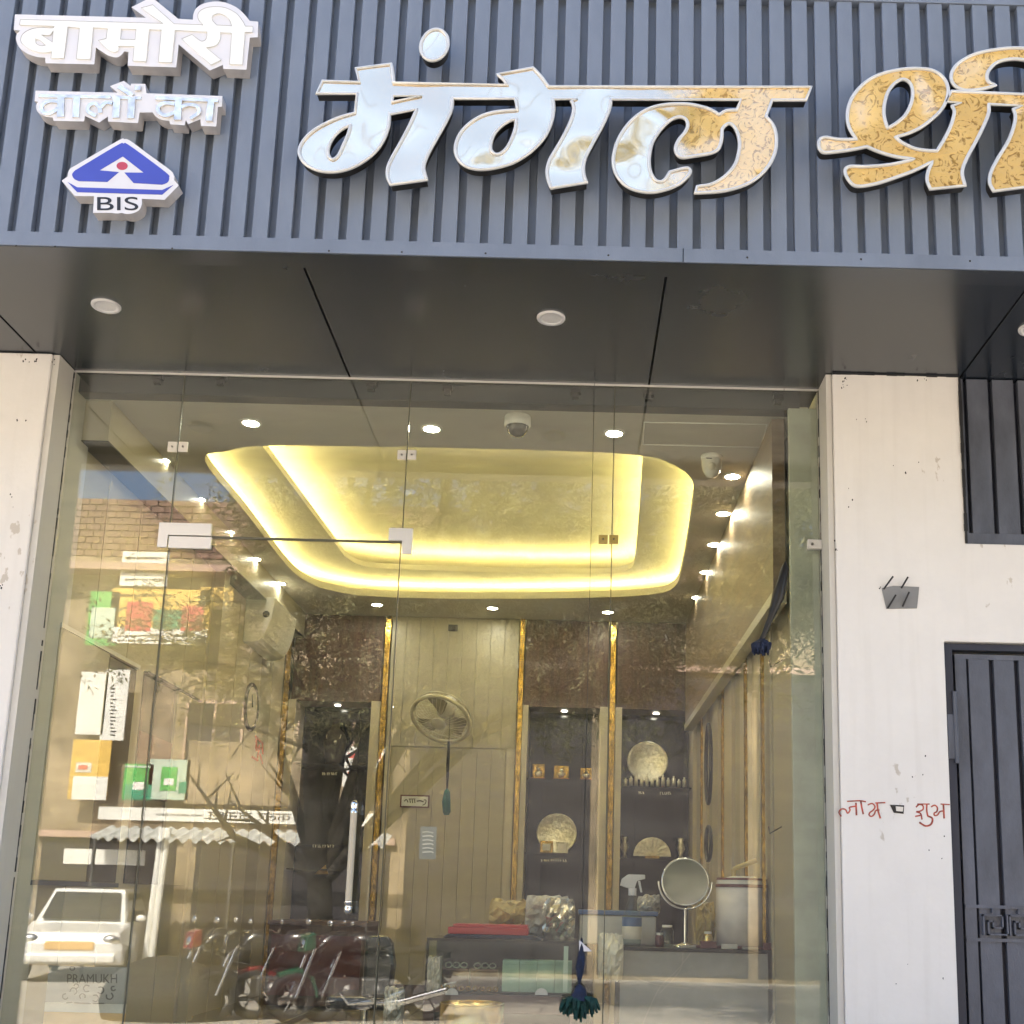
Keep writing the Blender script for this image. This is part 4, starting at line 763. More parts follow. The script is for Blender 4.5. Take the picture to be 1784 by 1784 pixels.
for k, (px_, py_) in enumerate(((1363, 1150), (1362, 1440))):
    p = at(px_, py_, X=IXR - 0.03); t = thing('wall_hook', ('upper' if k == 0 else 'lower') + ' thin black display hook on the right wall panels', 'hook', p)
    MB().tube([(p.x, p.y, p.z), (p.x - 0.05, p.y, p.z - 0.03), (p.x - 0.055, p.y, p.z + 0.0)], 0.003, 6).build('hook_wire', M['black'], t)
# wall mirrors or ovals with dark beaded strings near the back of the right wall
for (px_, y0_, y1_, lab) in ((1240, 1262, 1400, 'upper'), (1240, 1440, 1500, 'lower')):
    a, b = at(px_, y0_, X=IXR - 0.05), at(px_, y1_, X=IXR - 0.05); t = thing('beaded_necklace', lab + ' dark beaded necklace hanging in a loop near the back of the right wall', 'necklace', a)
    h = (a.z - b.z) / 2; MB().tube([(a.x - 0.02, a.y + 0.13 * math.sin(i * math.pi / 12), (a.z + b.z) / 2 + h * math.cos(i * math.pi / 12)) for i in range(25)], 0.012, 8).build('bead_string', M['black'], t)

# ---------------------------------------------------------------- back wall
bw = tag(MB().box(IXL, IXR, YB + 0.285, YB + 0.298, FLOOR, ZC).build('back_wall', M['cream']), kind='structure')
def XZ(px0, py0, px1, py1, Y): return bxy(px0, py0, px1, py1, Y, 0).rect
zN = at(800, 1228, Y=YB).z; zbot = FLOOR
def xb(px): return at(px, 1350, Y=YB).x
def solid(x0, x1, z0, z1, y0, y1, nm, m, parent=bw, bev=0.0): return MB().box(x0, x1, y0, y1, z0, z1).build(nm, M[m], parent, bevel=bev)
# brown upper panels
for a, b in ((497, 655), (908, 1056), (1072, 1222)):
    solid(xb(a), xb(b), zN, ZC - 0.001, YB, YB + 0.28, 'upper_panel', 'brown', bev=0.002)
# gold strips
for a, b in ((484, 493), (658, 667), (898, 906), (1060, 1069), (1226, 1234)):
    solid(xb(a), xb(b), FLOOR, ZC - 0.001, YB - 0.018, YB + 0.05, 'gold_strip', 'goldtrim')
# cream posts around the niches
for a, b in ((494, 507), (640, 656), (907, 917), (1043, 1058.5), (1070.5, 1082), (1207, 1224)):
    solid(xb(a), xb(b), FLOOR, zN + 0.01, YB - 0.012, YB + 0.28, 'post', 'creaml', bev=0.0015)
solid(xb(470) - 0.2, xb(483), FLOOR, ZC - 0.001, YB - 0.002, YB + 0.28, 'post', 'cream')
solid(xb(668.5), xb(896.5), FLOOR, ZC - 0.001, YB + 0.014, YB + 0.28, 'core_panel', 'cream')
zdr = at(780, 1303, Y=YB).z; n = 9; xs = np.linspace(xb(669), xb(896), n + 1)
for i in range(n): solid(xs[i] + 0.001, xs[i + 1] - 0.001, zdr + 0.004, ZC - 0.002, YB + 0.001, YB + 0.0135, 'wall_plank', 'cream', bev=0.001)
xd0, xd1 = xb(679), xb(880)
solid(xb(669), xd0 - 0.004, FLOOR, zdr + 0.003, YB, YB + 0.0135, 'wall_plank', 'creaml', bev=0.001); solid(xd1 + 0.004, xb(896), FLOOR, zdr + 0.003, YB, YB + 0.0135, 'wall_plank', 'creaml', bev=0.001)
pd = thing('panel_door', 'cream plank door hidden in the back wall panelling below the fan', 'door', ((xd0 + xd1) / 2, YB, FLOOR))
xs = np.linspace(xd0, xd1, 9)
for i in range(8): solid(xs[i] + 0.001, xs[i + 1] - 0.001, FLOOR + 0.01, zdr - 0.004, YB + 0.003, YB + 0.0135, 'door_plank', 'cream', pd, 0.001)
t = thing('wall_plaque', 'small white plaque with a dark red frame on the back door', 'plaque', at(722, 1396, Y=YB))
bxy(697, 1385, 748, 1407, YB - 0.006, 0.009).build('plaque_frame', M['maroon'], t); bxy(699.5, 1387.5, 745.5, 1404.5, YB - 0.0085, 0.003).build('plaque_face', M['whiteface'], t)
strokes([(1.6, [(704, 1396), (708, 1393), (711, 1398)]), (1.4, [(712, 1392), (724, 1392)]), (1.6, [(714, 1393), (715, 1399)]), (1.6, [(718, 1393), (719, 1399)]), (1.6, [(722, 1393), (723, 1399)]), (2.2, [(726, 1396), (732, 1395), (738, 1397)]), (1.6, [(738, 1394), (742, 1394), (741, 1400), (736, 1403)])], (0, 0, 1), YB - 0.0085, 0.0006, 'plaque_writing', M['scrawl'], t)
t = thing('wall_socket', 'small dark square socket high on the back wall panelling', 'socket', at(789, 1094, Y=YB)); bxy(781, 1088, 797, 1099, YB - 0.014, 0.014).build('socket_plate', M['black'], t, bevel=0.002); bxy(784, 1090.5, 794, 1096.5, YB - 0.017, 0.0028).build('socket_face', M['body'], t)

def niche(name, a, b, lab):
    x0_, x1_ = xb(a), xb(b); t = thing('wall_niche', lab, 'niche', ((x0_ + x1_) / 2, YB + 0.15, FLOOR), 'dark display niches in the back wall')
    solid(x0_, x1_, FLOOR, zN - 0.001, YB + 0.27, YB + 0.28, 'back_panel', 'niche', t)
    w = (x1_ - x0_) * 0.22; solid(x0_ + w, x1_ - w, FLOOR, zN - 0.03, YB + 0.255, YB + 0.2695, 'centre_panel', 'niche', t, 0.002)
    p = Vector(((x0_ + x1_) / 2, YB + 0.14, zN - 0.004))
    l = MB().lathe([(0, -0.002), (0.022, -0.002)], p, n=20).build('niche_light', M['nichelamp'], t)
    return t, x0_, x1_
def shelf(t, x0_, x1_, py):
    z = at(1000, py, Y=YB + 0.04).z; MB().box(x0_ + 0.001, x1_ - 0.001, YB + 0.04, YB + 0.25, z - 0.010, z).build('shelf', M['niche'], t); return z
n1, n1a, n1b = niche('n', 508, 639, 'dark display niche with a necklace bust, behind the door handle'); n2, n2a, n2b = niche('n', 918, 1042, 'dark display niche with three small framed idols and a round plate'); n3, n3a, n3b = niche('n', 1083, 1206, 'dark display niche with silver plates and a row of bottles')
YI = YB + 0.13
def plateobj(px_, py_, r, lab, zbase=None):
    p = at(px_, py_, Y=YI); t = thing('silver_plate', lab, 'plate', p)
    ax = Vector((0, -1, 0.12)).normalized(); MB().lathe([(0, 0.0), (r * .80, 0.0), (r * .86, 0.008), (r, 0.012), (r * 1.02, 0.008), (r, 0.0)], p, ax, 36).build('plate_dish', M['silver'], t)
    MB().torus(p + ax * 0.010, ax, r * 0.97, 0.006).build('plate_rim', M['silver'], t); return t, p
zz2a = shelf(n2, n2a, n2b, 1357); zz2b = shelf(n2, n2a, n2b, 1487)
zz3a = shelf(n3, n3a, n3b, 1367); zz3b = shelf(n3, n3a, n3b, 1492)
plateobj(970, 1452, 0.142, 'round silver plate with two small boxes before it, in the middle niche')
plateobj(1128, 1327, 0.147, 'round embossed silver plate on the upper shelf of the right niche')
for i, (px_, w, h, lab) in enumerate(((938, 22, 27, 'left'), (978, 27, 25, 'middle'), (1021, 20, 22, 'right'))):
    p = at(px_, 1345, Y=YI - 0.02); s = 1 / 250.0; t = thing('idol_frame', lab + ' small framed figure on the upper shelf of the middle niche', 'framed figure', (p.x, p.y, zz2a), 'framed figures in the middle niche')
    MB().box(p.x - w * s / 2, p.x + w * s / 2, p.y, p.y + 0.02, zz2a + 0.006, zz2a + h * s).build('frame', M['goldtrim'], t, bevel=0.003)
    MB().ball((p.x, p.y - 0.004, zz2a + h * s * .62), 0.016, 10).build('figure', M['silver'], t); MB().ball((p.x, p.y - 0.004, zz2a + h * s * .36), 0.024, 10, (1.2, .5, .9)).build('figure', M['silver'], t)
    MB().box(p.x - w * s / 2 - 0.006, p.x + w * s / 2 + 0.006, p.y - 0.03, p.y + 0.02, zz2a + 0.0005, zz2a + 0.006).build('plinth', M['paint'], t)
for (px_, y_, w, lab) in ((952, 0.0, 22, 'dull square box leaning on the plate in the middle niche'), (979, -0.03, 20, 'small bright framed box before the plate in the middle niche')):
    p = at(px_, 1480, Y=YI - 0.05 + y_); t = thing('gift_box', lab, 'box', (p.x, p.y, zz2b)); MB().box(p.x - 0.045, p.x + 0.045, p.y, p.y + 0.03, zz2b + 0.0005, zz2b + 0.085).build('box_body', M['goldtrim' if w == 22 else 'silver'], t, bevel=0.004)
    MB().box(p.x - 0.028, p.x + 0.028, p.y - 0.003, p.y - 0.0005, zz2b + 0.018, zz2b + 0.066).build('label_panel', M['paper'], t)
for i in range(12):
    px_ = 1090 + i * 9.3; p = at(px_, 1355, Y=YI - 0.07); h = 0.06 + 0.028 * ((i * 7) % 5) / 4
    t = thing('incense_bottle', ['first', 'second', 'third', 'fourth', 'fifth', 'sixth', 'seventh', 'eighth', 'ninth', 'tenth', 'eleventh', 'last'][i] + ' slim bottle from the left in the row in the right niche', 'bottle', (p.x, p.y, zz3a), 'row of slim bottles in the right niche'); MB().lathe([(0, 0), (0.014, 0), (0.014, h * .75), (0.007, h * .85), (0.007, h), (0, h)], (p.x, p.y, zz3a + 0.001), n=10).build('bottle', M['silver'], t)
p = at(1136, 1492, Y=YI); t = thing('silver_fan_plate', 'half-round silver fan-shaped dish on the lower shelf of the right niche', 'dish', (p.x, p.y, zz3b))
poly = [(p.x + 0.135 * math.cos(a), zz3b + 0.018 + 0.135 * math.sin(a)) for a in [i * math.pi / 12 for i in range(13)]]; MB().prism(poly, p.y, p.y + 0.012).build('dish', M['silver'], t)
for k in range(9):
    a = math.pi * (k + 0.5) / 9; MB().tube([(p.x, p.y - 0.003, zz3b + 0.03), (p.x + 0.125 * math.cos(a), p.y - 0.003, zz3b + 0.03 + 0.115 * math.sin(a))], 0.004, 5).build('rib', M['silver'], t)
MB().box(p.x - 0.05, p.x + 0.05, p.y - 0.03, p.y + 0.02, zz3b + 0.001, zz3b + 0.02).build('stand', M['goldtrim'], t)
for (px_, lab) in ((1088, 'left'), (1186, 'right')):
    p = at(px_, 1490, Y=YI); t = thing('silver_vase', lab + ' slim silver vase beside the half-round dish', 'vase', (p.x, p.y, zz3b)); MB().lathe([(0, 0), (0.022, 0.0), (0.012, 0.03), (0.03, 0.075), (0.018, 0.12), (0.024, 0.15), (0.02, 0.15)], (p.x, p.y, zz3b + 0.001), n=16).build('vase', M['silver'], t)
# necklace bust and boxes in the left niche
z1a = shelf(n1, n1a, n1b, 1340); p = at(581, 1330, Y=YI); t = thing('necklace_bust', 'dark velvet display bust wearing a necklace in the left niche', 'display bust', (p.x, p.y, z1a))
MB().lathe([(0, 0), (0.06, 0), (0.075, 0.10), (0.085, 0.17), (0.07, 0.22), (0.032, 0.26), (0.028, 0.31), (0.034, 0.33), (0, 0.335)], (p.x, p.y, z1a + 0.001), n=24).build('bust', mat('velvet', (0.05, 0.04, 0.032), 0.8), t)
MB().torus((p.x, p.y - 0.055, z1a + 0.20), (0, -1, 0.5), 0.05, 0.004).build('necklace', M['silver'], t); MB().ball((p.x + 0.02, p.y - 0.085, z1a + 0.15), 0.015, 10).build('pendant', M['silver'], t)
z1b = shelf(n1, n1a, n1b, 1480); 
for k, (px_, txt, yy_) in enumerate(((566, 'Jewel', 1346), (566, 'Pearl', 1476), (572, 'Jewel', 1606))):
    pass
p = at(566, 1560, Y=YI); t = thing('triangular_card', 'small orange triangular card on the dark niche shelf behind the door', 'card', (p.x, p.y, at(566, 1523, Y=YI).z)); a = [at(548, 1523, Y=YI), at(572, 1523, Y=YI), at(567, 1507, Y=YI)]; MB().prism([(q.x, q.z) for q in a], YI, YI + 0.004).build('card', M['kraft'], t)
shelf(n1, n1a, n1b, 1525)
# caption lettering under the shelves, too small to read: short pale strokes
def caption(t, px_, py_, w, Y):
    ps = []
    x = px_
    while x < px_ + w:
        ps.append((1.0, [(x, py_ - 2.5), (x + 0.6, py_ + 2.5)])); ps.append((0.9, [(x, py_ + random.choice((-2, 0, 2))), (x + 2.2, py_ + random.choice((-2, 0, 2)))])); x += random.choice((3, 4, 5))
    strokes(ps, (0, 0, 1), Y, 0.0004, 'caption', M['paper'], t)
caption(n1, 545, 1474, 38, YB + 0.038); caption(n1, 545, 1608, 34, YB + 0.038); caption(n1, 562, 1348, 26, YB + 0.038); caption(n2, 943, 1499, 44, YB + 0.038); caption(n3, 1113, 1381, 9, YB + 0.038); caption(n3, 1150, 1382, 20, YB + 0.038)

# wall fan
p = at(768, 1253, Y=3.45); ax = Vector((-0.22, -0.62, -0.76)).normalized(); t = thing('wall_fan', 'round wall fan tilted down above the back door', 'fan', p)
Rf = 0.205
MB().torus(p, ax, Rf, 0.014, 40, 8).build('cage_ring', M['fan'], t); MB().torus(p - ax * 0.05, ax, Rf * .98, 0.005, 40, 6).build('cage_ring', M['fan'], t)
u, w_ = MB().frame(0, ax); mb = MB()
for k in range(36):
    a = 2 * math.pi * k / 36; d = u * math.cos(a) + w_ * math.sin(a); mb.tube([p + ax * 0.055 + d * 0.05, p + ax * 0.04 + d * 0.13, p + d * Rf, p - ax * 0.06 + d * 0.19, p - ax * 0.09 + d * 0.07], 0.0013, 4, False)
mb.build('cage_wires', M['fan'], t)['kind'] = 'stuff'
for k in range(3):
    a = 2 * math.pi * k / 3 + 0.4; vs = []
    for r_, da, tw_ in ((0.03, 0.25, 0.02), (0.10, 0.50, 0.02), (0.165, 0.48, 0.015), (0.180, 0.30, 0.01)):
        for s in (-1, 1):
            b = a + s * da; vs.append(p - ax * (0.015 + s * tw_) + (u * math.cos(b) + w_ * math.sin(b)) * r_)
    MB().add(vs, [(0, 1, 3, 2), (2, 3, 5, 4), (4, 5, 7, 6)], True).build('fan_blade', M['fanblade'], t)
MB().lathe([(0, 0.062), (0.03, 0.060), (0.05, 0.052), (0.05, 0.045), (0, 0.045)], p, ax, 24).build('badge', M['fan'], t)
MB().lathe([(0, -0.20), (0.05, -0.195), (0.062, -0.16), (0.058, -0.07), (0, -0.07)], p, ax, 24).build('motor_housing', M['plastic'], t)
q = p - ax * 0.16; MB().tube([q, (q.x + 0.02, YB - 0.06, q.z - 0.03), (q.x + 0.02, YB, q.z - 0.03)], 0.022, 10).build('wall_arm', M['fan'], t)
p = at(782, 1292, Y=3.3); q = at(779, 1374, Y=3.3); t = thing('hanging_tassel', 'dark cord with a long teal tassel hanging below the wall fan', 'tassel', p)
MB().tube([p, (p.x, p.y, (p.z + q.z) / 2), (q.x, q.y, q.z)], [0.009, 0.011, 0.006], 8).build('cord', M['black'], t)
r_ = at(778, 1420, Y=3.3); MB().tube([q, (q.x, q.y, q.z - 0.02), (q.x - 0.002, q.y, (q.z + r_.z) / 2), (r_.x, r_.y, r_.z + 0.02), r_], [0.006, 0.020, 0.028, 0.026, 0.015], 12).build('tassel_body', M['teal'], t)
MB().tube([p, (p.x - 0.0, p.y, p.z + 0.16)], 0.002, 6).build('string', M['black'], t)

# ---------------------------------------------------------------- things low in the shop
def on(px_, py_, Y): return at(px_, py_, Y=Y)
# desk behind the door
YD = 3.0; r0, r1, zt, z0 = XZ(462, 1612, 632, 1784, YD)[0], XZ(462, 1612, 632, 1784, YD)[1], at(540, 1612, Y=YD).z, FLOOR
t = thing('reception_desk', 'dark reddish brown desk at the back left behind the glass door', 'desk', ((r0 + r1) / 2, YD, FLOOR))
MB().box(r0, r1, YD + 0.012, YD + 0.5, FLOOR + 0.02, zt - 0.002).build('desk_body', M['brown'], t); MB().box(r0 - 0.01, r1 + 0.01, YD, YD + 0.52, zt - 0.001, zt + 0.025).build('desk_top', M['brown'], t, bevel=0.003); MB().box(r0 + 0.02, r1 - 0.02, YD + 0.002, YD + 0.0115, FLOOR + 0.08, zt - 0.06).build('front_panel', M['maroon'], t)
# baseboard of the back door wall
MB().box(xb(668), xb(897), YB - 0.02, YB - 0.0005, FLOOR, FLOOR + 0.10).build('skirting', M['brown'], bw)
# counter with grey marble front
YC = 0.75; x0_, x1_ = at(1080, 1720, Y=YC).x, IXR - 0.032; zc_ = at(1220, 1653, Y=YC).z
t = thing('marble_counter', 'low counter faced in veined grey marble at the lower right behind the glass', 'counter', ((x0_ + x1_) / 2, YC, FLOOR))
MB().box(x0_, x1_, YC, YC + 0.55, FLOOR, zc_ - 0.015).build('marble_front', M['granite'], t); MB().box(x0_ - 0.006, x1_, YC - 0.008, YC + 0.56, zc_ - 0.0145, zc_).build('counter_top', M['black'], t, bevel=0.002)
vein = []
for (pts) in ([(1205, 1658), (1180, 1690), (1150, 1720), (1130, 1760), (1120, 1784)], [(1190, 1658), (1185, 1690), (1150, 1730)], [(1100, 1700), (1140, 1715), (1200, 1722)], [(1360, 1730), (1340, 1784)], [(1320, 1715), (1365, 1735)]):
    vein.append((1.3, pts))
strokes(vein, (0, 0, 1), YC, 0.0004, 'marble_vein', M['groovegrey'], t)
YI2 = YC + 0.10
def base(px_, w_px=None): return at(px_, 1645, Y=YI2).x
# spray bottle
x = at(1101, 1600, Y=YI2).x; t = thing('spray_bottle', 'clear spray bottle with white trigger and blue label on the counter', 'bottle', (x, YI2, zc_))
MB().lathe([(0, 0), (0.038, 0), (0.042, 0.02), (0.042, 0.12), (0.030, 0.17), (0.014, 0.21), (0.014, 0.225), (0, 0.225)], (x, YI2, zc_ + 0.001), n=24, sx=1.0).build('bottle_body', M['caseglass'], t)
MB().lathe([(0.0435, 0.03), (0.0435, 0.125)], (x, YI2, zc_ + 0.001), n=24).build('label', M['paper'], t); MB().lathe([(0.044, 0.085), (0.044, 0.125)], (x, YI2, zc_ + 0.001), n=24).build('label_band', M['bluelid'], t)
MB().lathe([(0.018, 0.22), (0.018, 0.252), (0, 0.252)], (x, YI2, zc_), n=16).build('collar', M['white'], t)
MB().prism([(x - 0.055, zc_ + 0.262), (x - 0.048, zc_ + 0.292), (x - 0.02, zc_ + 0.312), (x + 0.055, zc_ + 0.312), (x + 0.056, zc_ + 0.294), (x + 0.02, zc_ + 0.285), (x + 0.01, zc_ + 0.252), (x - 0.02, zc_ + 0.252)], YI2 - 0.014, YI2 + 0.014).build('trigger_head', M['white'], t, bevel=0.003)
MB().prism([(x + 0.024, zc_ + 0.285), (x + 0.034, zc_ + 0.285), (x + 0.044, zc_ + 0.235), (x + 0.036, zc_ + 0.235)], YI2 - 0.007, YI2 + 0.007).build('trigger', M['white'], t)
# blue-lidded box
x0q, x1q = at(1010, 1620, Y=YI2 + 0.1).x, at(1143, 1620, Y=YI2 + 0.1).x; zl = at(1070, 1595, Y=YI2 + 0.1).z; zq2 = at(1070, 1636, Y=YI2 + 0.1).z
t = thing('storage_box', 'white plastic box with a blue lid left of and behind the spray bottle', 'box', (x0q, YI2 + 0.1, zc_)); MB().box(x0q, x1q, YI2 + 0.1, YI2 + 0.32, zc_ + 0.001, zl).build('box_body', M['plastic'], t, bevel=0.008); MB().box(x0q - 0.008, x1q + 0.008, YI2 + 0.09, YI2 + 0.33, zl + 0.001, zl + 0.022).build('lid', M['bluelid'], t, bevel=0.004)
# vanity mirror
p = at(1194, 1536, Y=YI2); t = thing('vanity_mirror', 'round chrome make-up mirror on a stem, on the counter right of the spray bottle', 'mirror', (p.x, YI2, zc_)); r = 0.107
MB().lathe([(0, 0), (r * .93, 0)], p + Vector((0, -0.006, 0)), (0, -1, 0.12), 40).build('mirror_glass', M['mirror'], t); MB().torus(p, (0, -1, 0.12), r * .96, 0.006, 40, 8).build('mirror_frame', M['chrome'], t)
MB().lathe([(r * .94, 0.0), (0, 0.006)], p, (0, 1, -0.12), 32).build('mirror_back', M['chrome'], t)
MB().torus(p, (0, -1, 0.0), r * 1.12, 0.004, 30, 6, 0.0, math.pi).build('yoke', M['chrome'], t)
zc2 = p.z - r * 1.12; MB().tube([(p.x, YI2, zc2), (p.x, YI2, zc_ + 0.02)], 0.006, 10).build('stem', M['chrome'], t); MB().lathe([(0.055, 0), (0.055, 0.006), (0.015, 0.02), (0, 0.022)], (p.x, YI2, zc_ + 0.001), n=28).build('base', M['chrome'], t)
# white drum with maroon bands
p = at(1292, 1600, Y=YI2 + 0.06); t = thing('water_cooler', 'white drum-shaped container with a maroon banded lid at the right end of the counter', 'container', (p.x, p.y, zc_)); zt_ = at(1292, 1545, Y=YI2 + 0.06).z; r = 0.115
MB().lathe([(0, 0.001), (r * .97, 0.001), (r, zt_ - zc_), (0, zt_ - zc_)], (p.x, p.y, zc_), n=36).build('drum', mat('drum_white', (0.66, 0.62, 0.60), 0.4), t)
MB().lathe([(r * 1.015, 0.0), (r * 1.02, 0.012), (r * 1.0, 0.014)], (p.x, p.y, zt_ - 0.004), n=36).build('lid_band', M['maroon'], t); MB().lathe([(r * .99, 0.014), (r * .97, 0.032), (0.05, 0.05), (0, 0.052)], (p.x, p.y, zt_ - 0.004), n=36).build('lid', M['plastic'], t)
MB().lathe([(r * .985, 0.032), (r * .96, 0.042)], (p.x, p.y, zt_ - 0.004), n=36).build('lid_band', M['maroon'], t)
MB().tube([(p.x - 0.035, p.y, zt_ + 0.03), (p.x - 0.035, p.y, zt_ + 0.075), (p.x - 0.02, p.y, zt_ + 0.085), (p.x + 0.07, p.y, zt_ + 0.12)], 0.011, 8).build('pump_spout', M['yellowsheet'], t)
mb = MB()
for k in range(9):
    x = at(1195 + k * 18, 1640, Y=YI2 - 0.03).x; mb = MB(); h = 0.012 + 0.01 * (k % 3); t = thing('pen' if k % 2 else 'booklet', ['first booklet', 'first pen', 'second booklet', 'second pen', 'third booklet', 'third pen', 'fourth booklet', 'fourth pen', 'last booklet'][k] + ' from the left in the clutter along the front of the counter', 'clutter item', (x, YI2 - 0.05, zc_), 'clutter along the counter edge')
    if k % 2: MB().tube([(x - 0.05, YI2 - 0.05, zc_ + 0.007), (x + 0.05, YI2 - 0.03 - 0.01 * (k % 3), zc_ + 0.007)], 0.0065, 8).build('barrel', M['maroon'], t)
    else: MB().box(x - 0.03, x + 0.04, YI2 - 0.07, YI2 - 0.055, zc_ + 0.0008, zc_ + h).build('cover', M[['grey', 'plastic', 'maroon'][k % 3]], t, bevel=0.002)
# display case on a wooden cabinet
YK = 0.62; cx0, cx1 = at(741, 1690, Y=YK).x, at(1008, 1690, Y=YK).x; ct, cb = at(870, 1637, Y=YK).z, at(870, 1733, Y=YK).z
t = thing('glass_display_case', 'glass display case with maroon trays and pale boxes, lower middle behind the glass', 'display case', ((cx0 + cx1) / 2, YK, cb))
for (a, b, z0_, z1_) in ((cx0, cx1, cb, cb + 0.01), (cx0, cx1, ct - 0.01, ct), (cx0, cx0 + 0.01, cb + 0.0105, ct - 0.0105), (cx1 - 0.01, cx1, cb + 0.0105, ct - 0.0105)): MB().box(a, b, YK, YK + 0.012, z0_, z1_).build('case_frame', M['body'], t)
MB().box(cx0 + 0.01, cx1 - 0.01, YK + 0.003, YK + 0.008, cb + 0.011, ct - 0.011).build('front_glass', M['caseglass'], t); MB().box(cx0, cx1, YK + 0.013, YK + 0.40, ct - 0.006, ct).build('top_glass', M['caseglass'], t); MB().box(cx0, cx1, YK + 0.013, YK + 0.40, cb, cb + 0.01).build('case_floor', M['wood'], t); MB().box(cx0, cx1, YK + 0.401, YK + 0.41, cb, ct).build('case_back', M['body'], t)
cw = cx1 - cx0
for k in range(2):
    a = cx0 + cw * (0.10 + 0.19 * k); tr = thing('jewellery_tray', ('left' if k == 0 else 'right') + ' maroon jewellery tray in the left half of the display case', 'tray', (a, YK + 0.1, cb)); MB().box(a, a + cw * .18, YK + 0.05, YK + 0.25, cb + 0.011, cb + 0.10).build('tray_body', M['maroon'], tr, bevel=0.003)
    for j in range(3): MB().torus((a + cw * (.04 + .05 * j), YK + 0.08, cb + 0.112), (0, -1, 0.8), 0.014, 0.003, 12, 5).build('ring', M['silver'], tr)
for k in range(4):
    a = cx0 + cw * (0.50 + 0.115 * k); tr = thing('gift_box', ['first', 'second', 'third', 'fourth'][k] + ' pale green box from the left in the right half of the display case', 'box', (a, YK + 0.05, cb), 'pale boxes in the display case'); MB().box(a, a + cw * .112, YK + 0.03, YK + 0.15, cb + 0.011, cb + 0.125).build('box_body', M['palegreen'], tr, bevel=0.002); MB().box(a, a + cw * .112, YK + 0.028, YK + 0.152, cb + 0.1255, cb + 0.14).build('lid', M['palegreen'], tr, bevel=0.002)
MB().box(cx0 + cw * .90, cx0 + cw * .93, YK - 0.02, YK - 0.001, cb + 0.02, ct - 0.02).build('end_stile', M['palegreen'], t)
for k in range(10): MB().torus((cx0 + cw * (.06 + .045 * k), YK - 0.0015, cb + 0.022), (0, 1, 0), 0.009, 0.002, 10, 4).build('scroll_trim', M['goldtrim'], t)
t = thing('wooden_cabinet', 'mauve-brown wooden cabinet carrying the display case', 'cabinet', ((cx0 + cx1) / 2, YK, FLOOR))
MB().box(cx0, cx1 + 0.02, YK - 0.012, YK + 0.42, cb - 0.075, cb - 0.001).build('apron', M['wood'], t, bevel=0.002); MB().box(cx0 + 0.01, cx1 + 0.01, YK + 0.02, YK + 0.41, FLOOR, cb - 0.076).build('carcass', M['body'], t)
for q in (cx0, cx1 - 0.03): MB().box(q, q + 0.045, YK - 0.008, YK + 0.019, FLOOR, cb - 0.0765).build('leg', M['wood'], t)
for px_ in (787, 943):
    p = at(px_, 1733, Y=YK - 0.02); MB().prism([(p.x + 0.027 * math.cos(a), p.z - 0.001 + 0.027 * math.sin(a)) for a in [i * math.pi / 10 for i in range(11)]], YK - 0.020, YK - 0.013).build('half_round_pull', M['lampoff'], t)
# red box and grey cushion on the case
p0, p1 = at(781, 1625, Y=YK + 0.1).x, at(920, 1625, Y=YK + 0.1).x; zr = at(850, 1628, Y=YK + 0.1).z
t = thing('ledger_book', 'dark folded cloth under the red box on the display case', 'cloth', (p0, YK + 0.1, ct)); MB().prism([(p0 - 0.02, ct + 0.001), (p1 + 0.06, ct + 0.001), (p1 + 0.03, zr - 0.002), (p0, zr - 0.002)], YK + 0.06, YK + 0.3).build('cloth_fold', M['navy'], t, bevel=0.004)
t = thing('red_tray', 'flat red tray box on top of the display case', 'tray', (p0, YK + 0.1, zr)); MB().box(p0, p1, YK + 0.08, YK + 0.28, zr, zr + 0.028).build('tray_body', M['redbox'], t, bevel=0.003); MB().box(p0 + 0.02, p1 - 0.005, YK + 0.09, YK + 0.27, zr + 0.0285, zr + 0.042).build('tray_lid', M['redbox'], t, bevel=0.003)
# crumpled packets behind
def packet(px0, py0, px1, py1, Y, m, lab, nm='plastic_packet'):
    a, b, z0_, z1_ = XZ(px0, py0, px1, py1, Y); t = thing(nm, lab, 'packet', ((a + b) / 2, Y, z0_)); n = 9; vs = []; fs = []
    rnd = random.Random(px0)
    for i in range(n + 1):
        for j in range(n + 1):
            e = 1 - 0.12 * (abs(i / n - .5) * 2) ** 4 * rnd.uniform(.3, 1.6)
            vs.append(((a + b) / 2 + (j / n - .5) * (b - a) * e, Y - 0.05 * math.sin(math.pi * i / n) * math.sin(math.pi * j / n) + rnd.uniform(-.014, .014), z0_ + (z1_ - z0_) * i / n + rnd.uniform(-.006, .006)))
    for i in range(n):
        for j in range(n): q = i * (n + 1) + j; fs.append((q, q + 1, q + n + 2, q + n + 1))
    k = len(vs); vs += [(v[0], v[1] + 0.09 - (v[1] - Y) * .8, v[2]) for v in vs[:]]; fs += [(f[3] + k, f[2] + k, f[1] + k, f[0] + k) for f in fs[:]]
    ed = [j for j in range(n + 1)]; tp = [n * (n + 1) + j for j in range(n + 1)]; lf = [i * (n + 1) for i in range(n + 1)]; rt = [i * (n + 1) + n for i in range(n + 1)]
    for L_ in (ed, tp, lf, rt): fs += [(L_[i], L_[i + 1], L_[i + 1] + k, L_[i] + k) for i in range(n)]
    MB().add(vs, fs).build('wrapper', M[m], t); return t
packet(852, 1567, 920, 1616, YK + 0.36, 'yellowsheet', 'yellow paper packet standing behind the red tray'); packet(915, 1560, 992, 1634, YK + 0.34, 'sheet', 'crumpled clear plastic packet right of the yellow packet')
p0_ = YI2 + 0.22
packet(1215, 1572, 1246, 1640, YI2 + 0.10, 'yellowsheet', 'gold striped packet between the vanity mirror and the white drum')
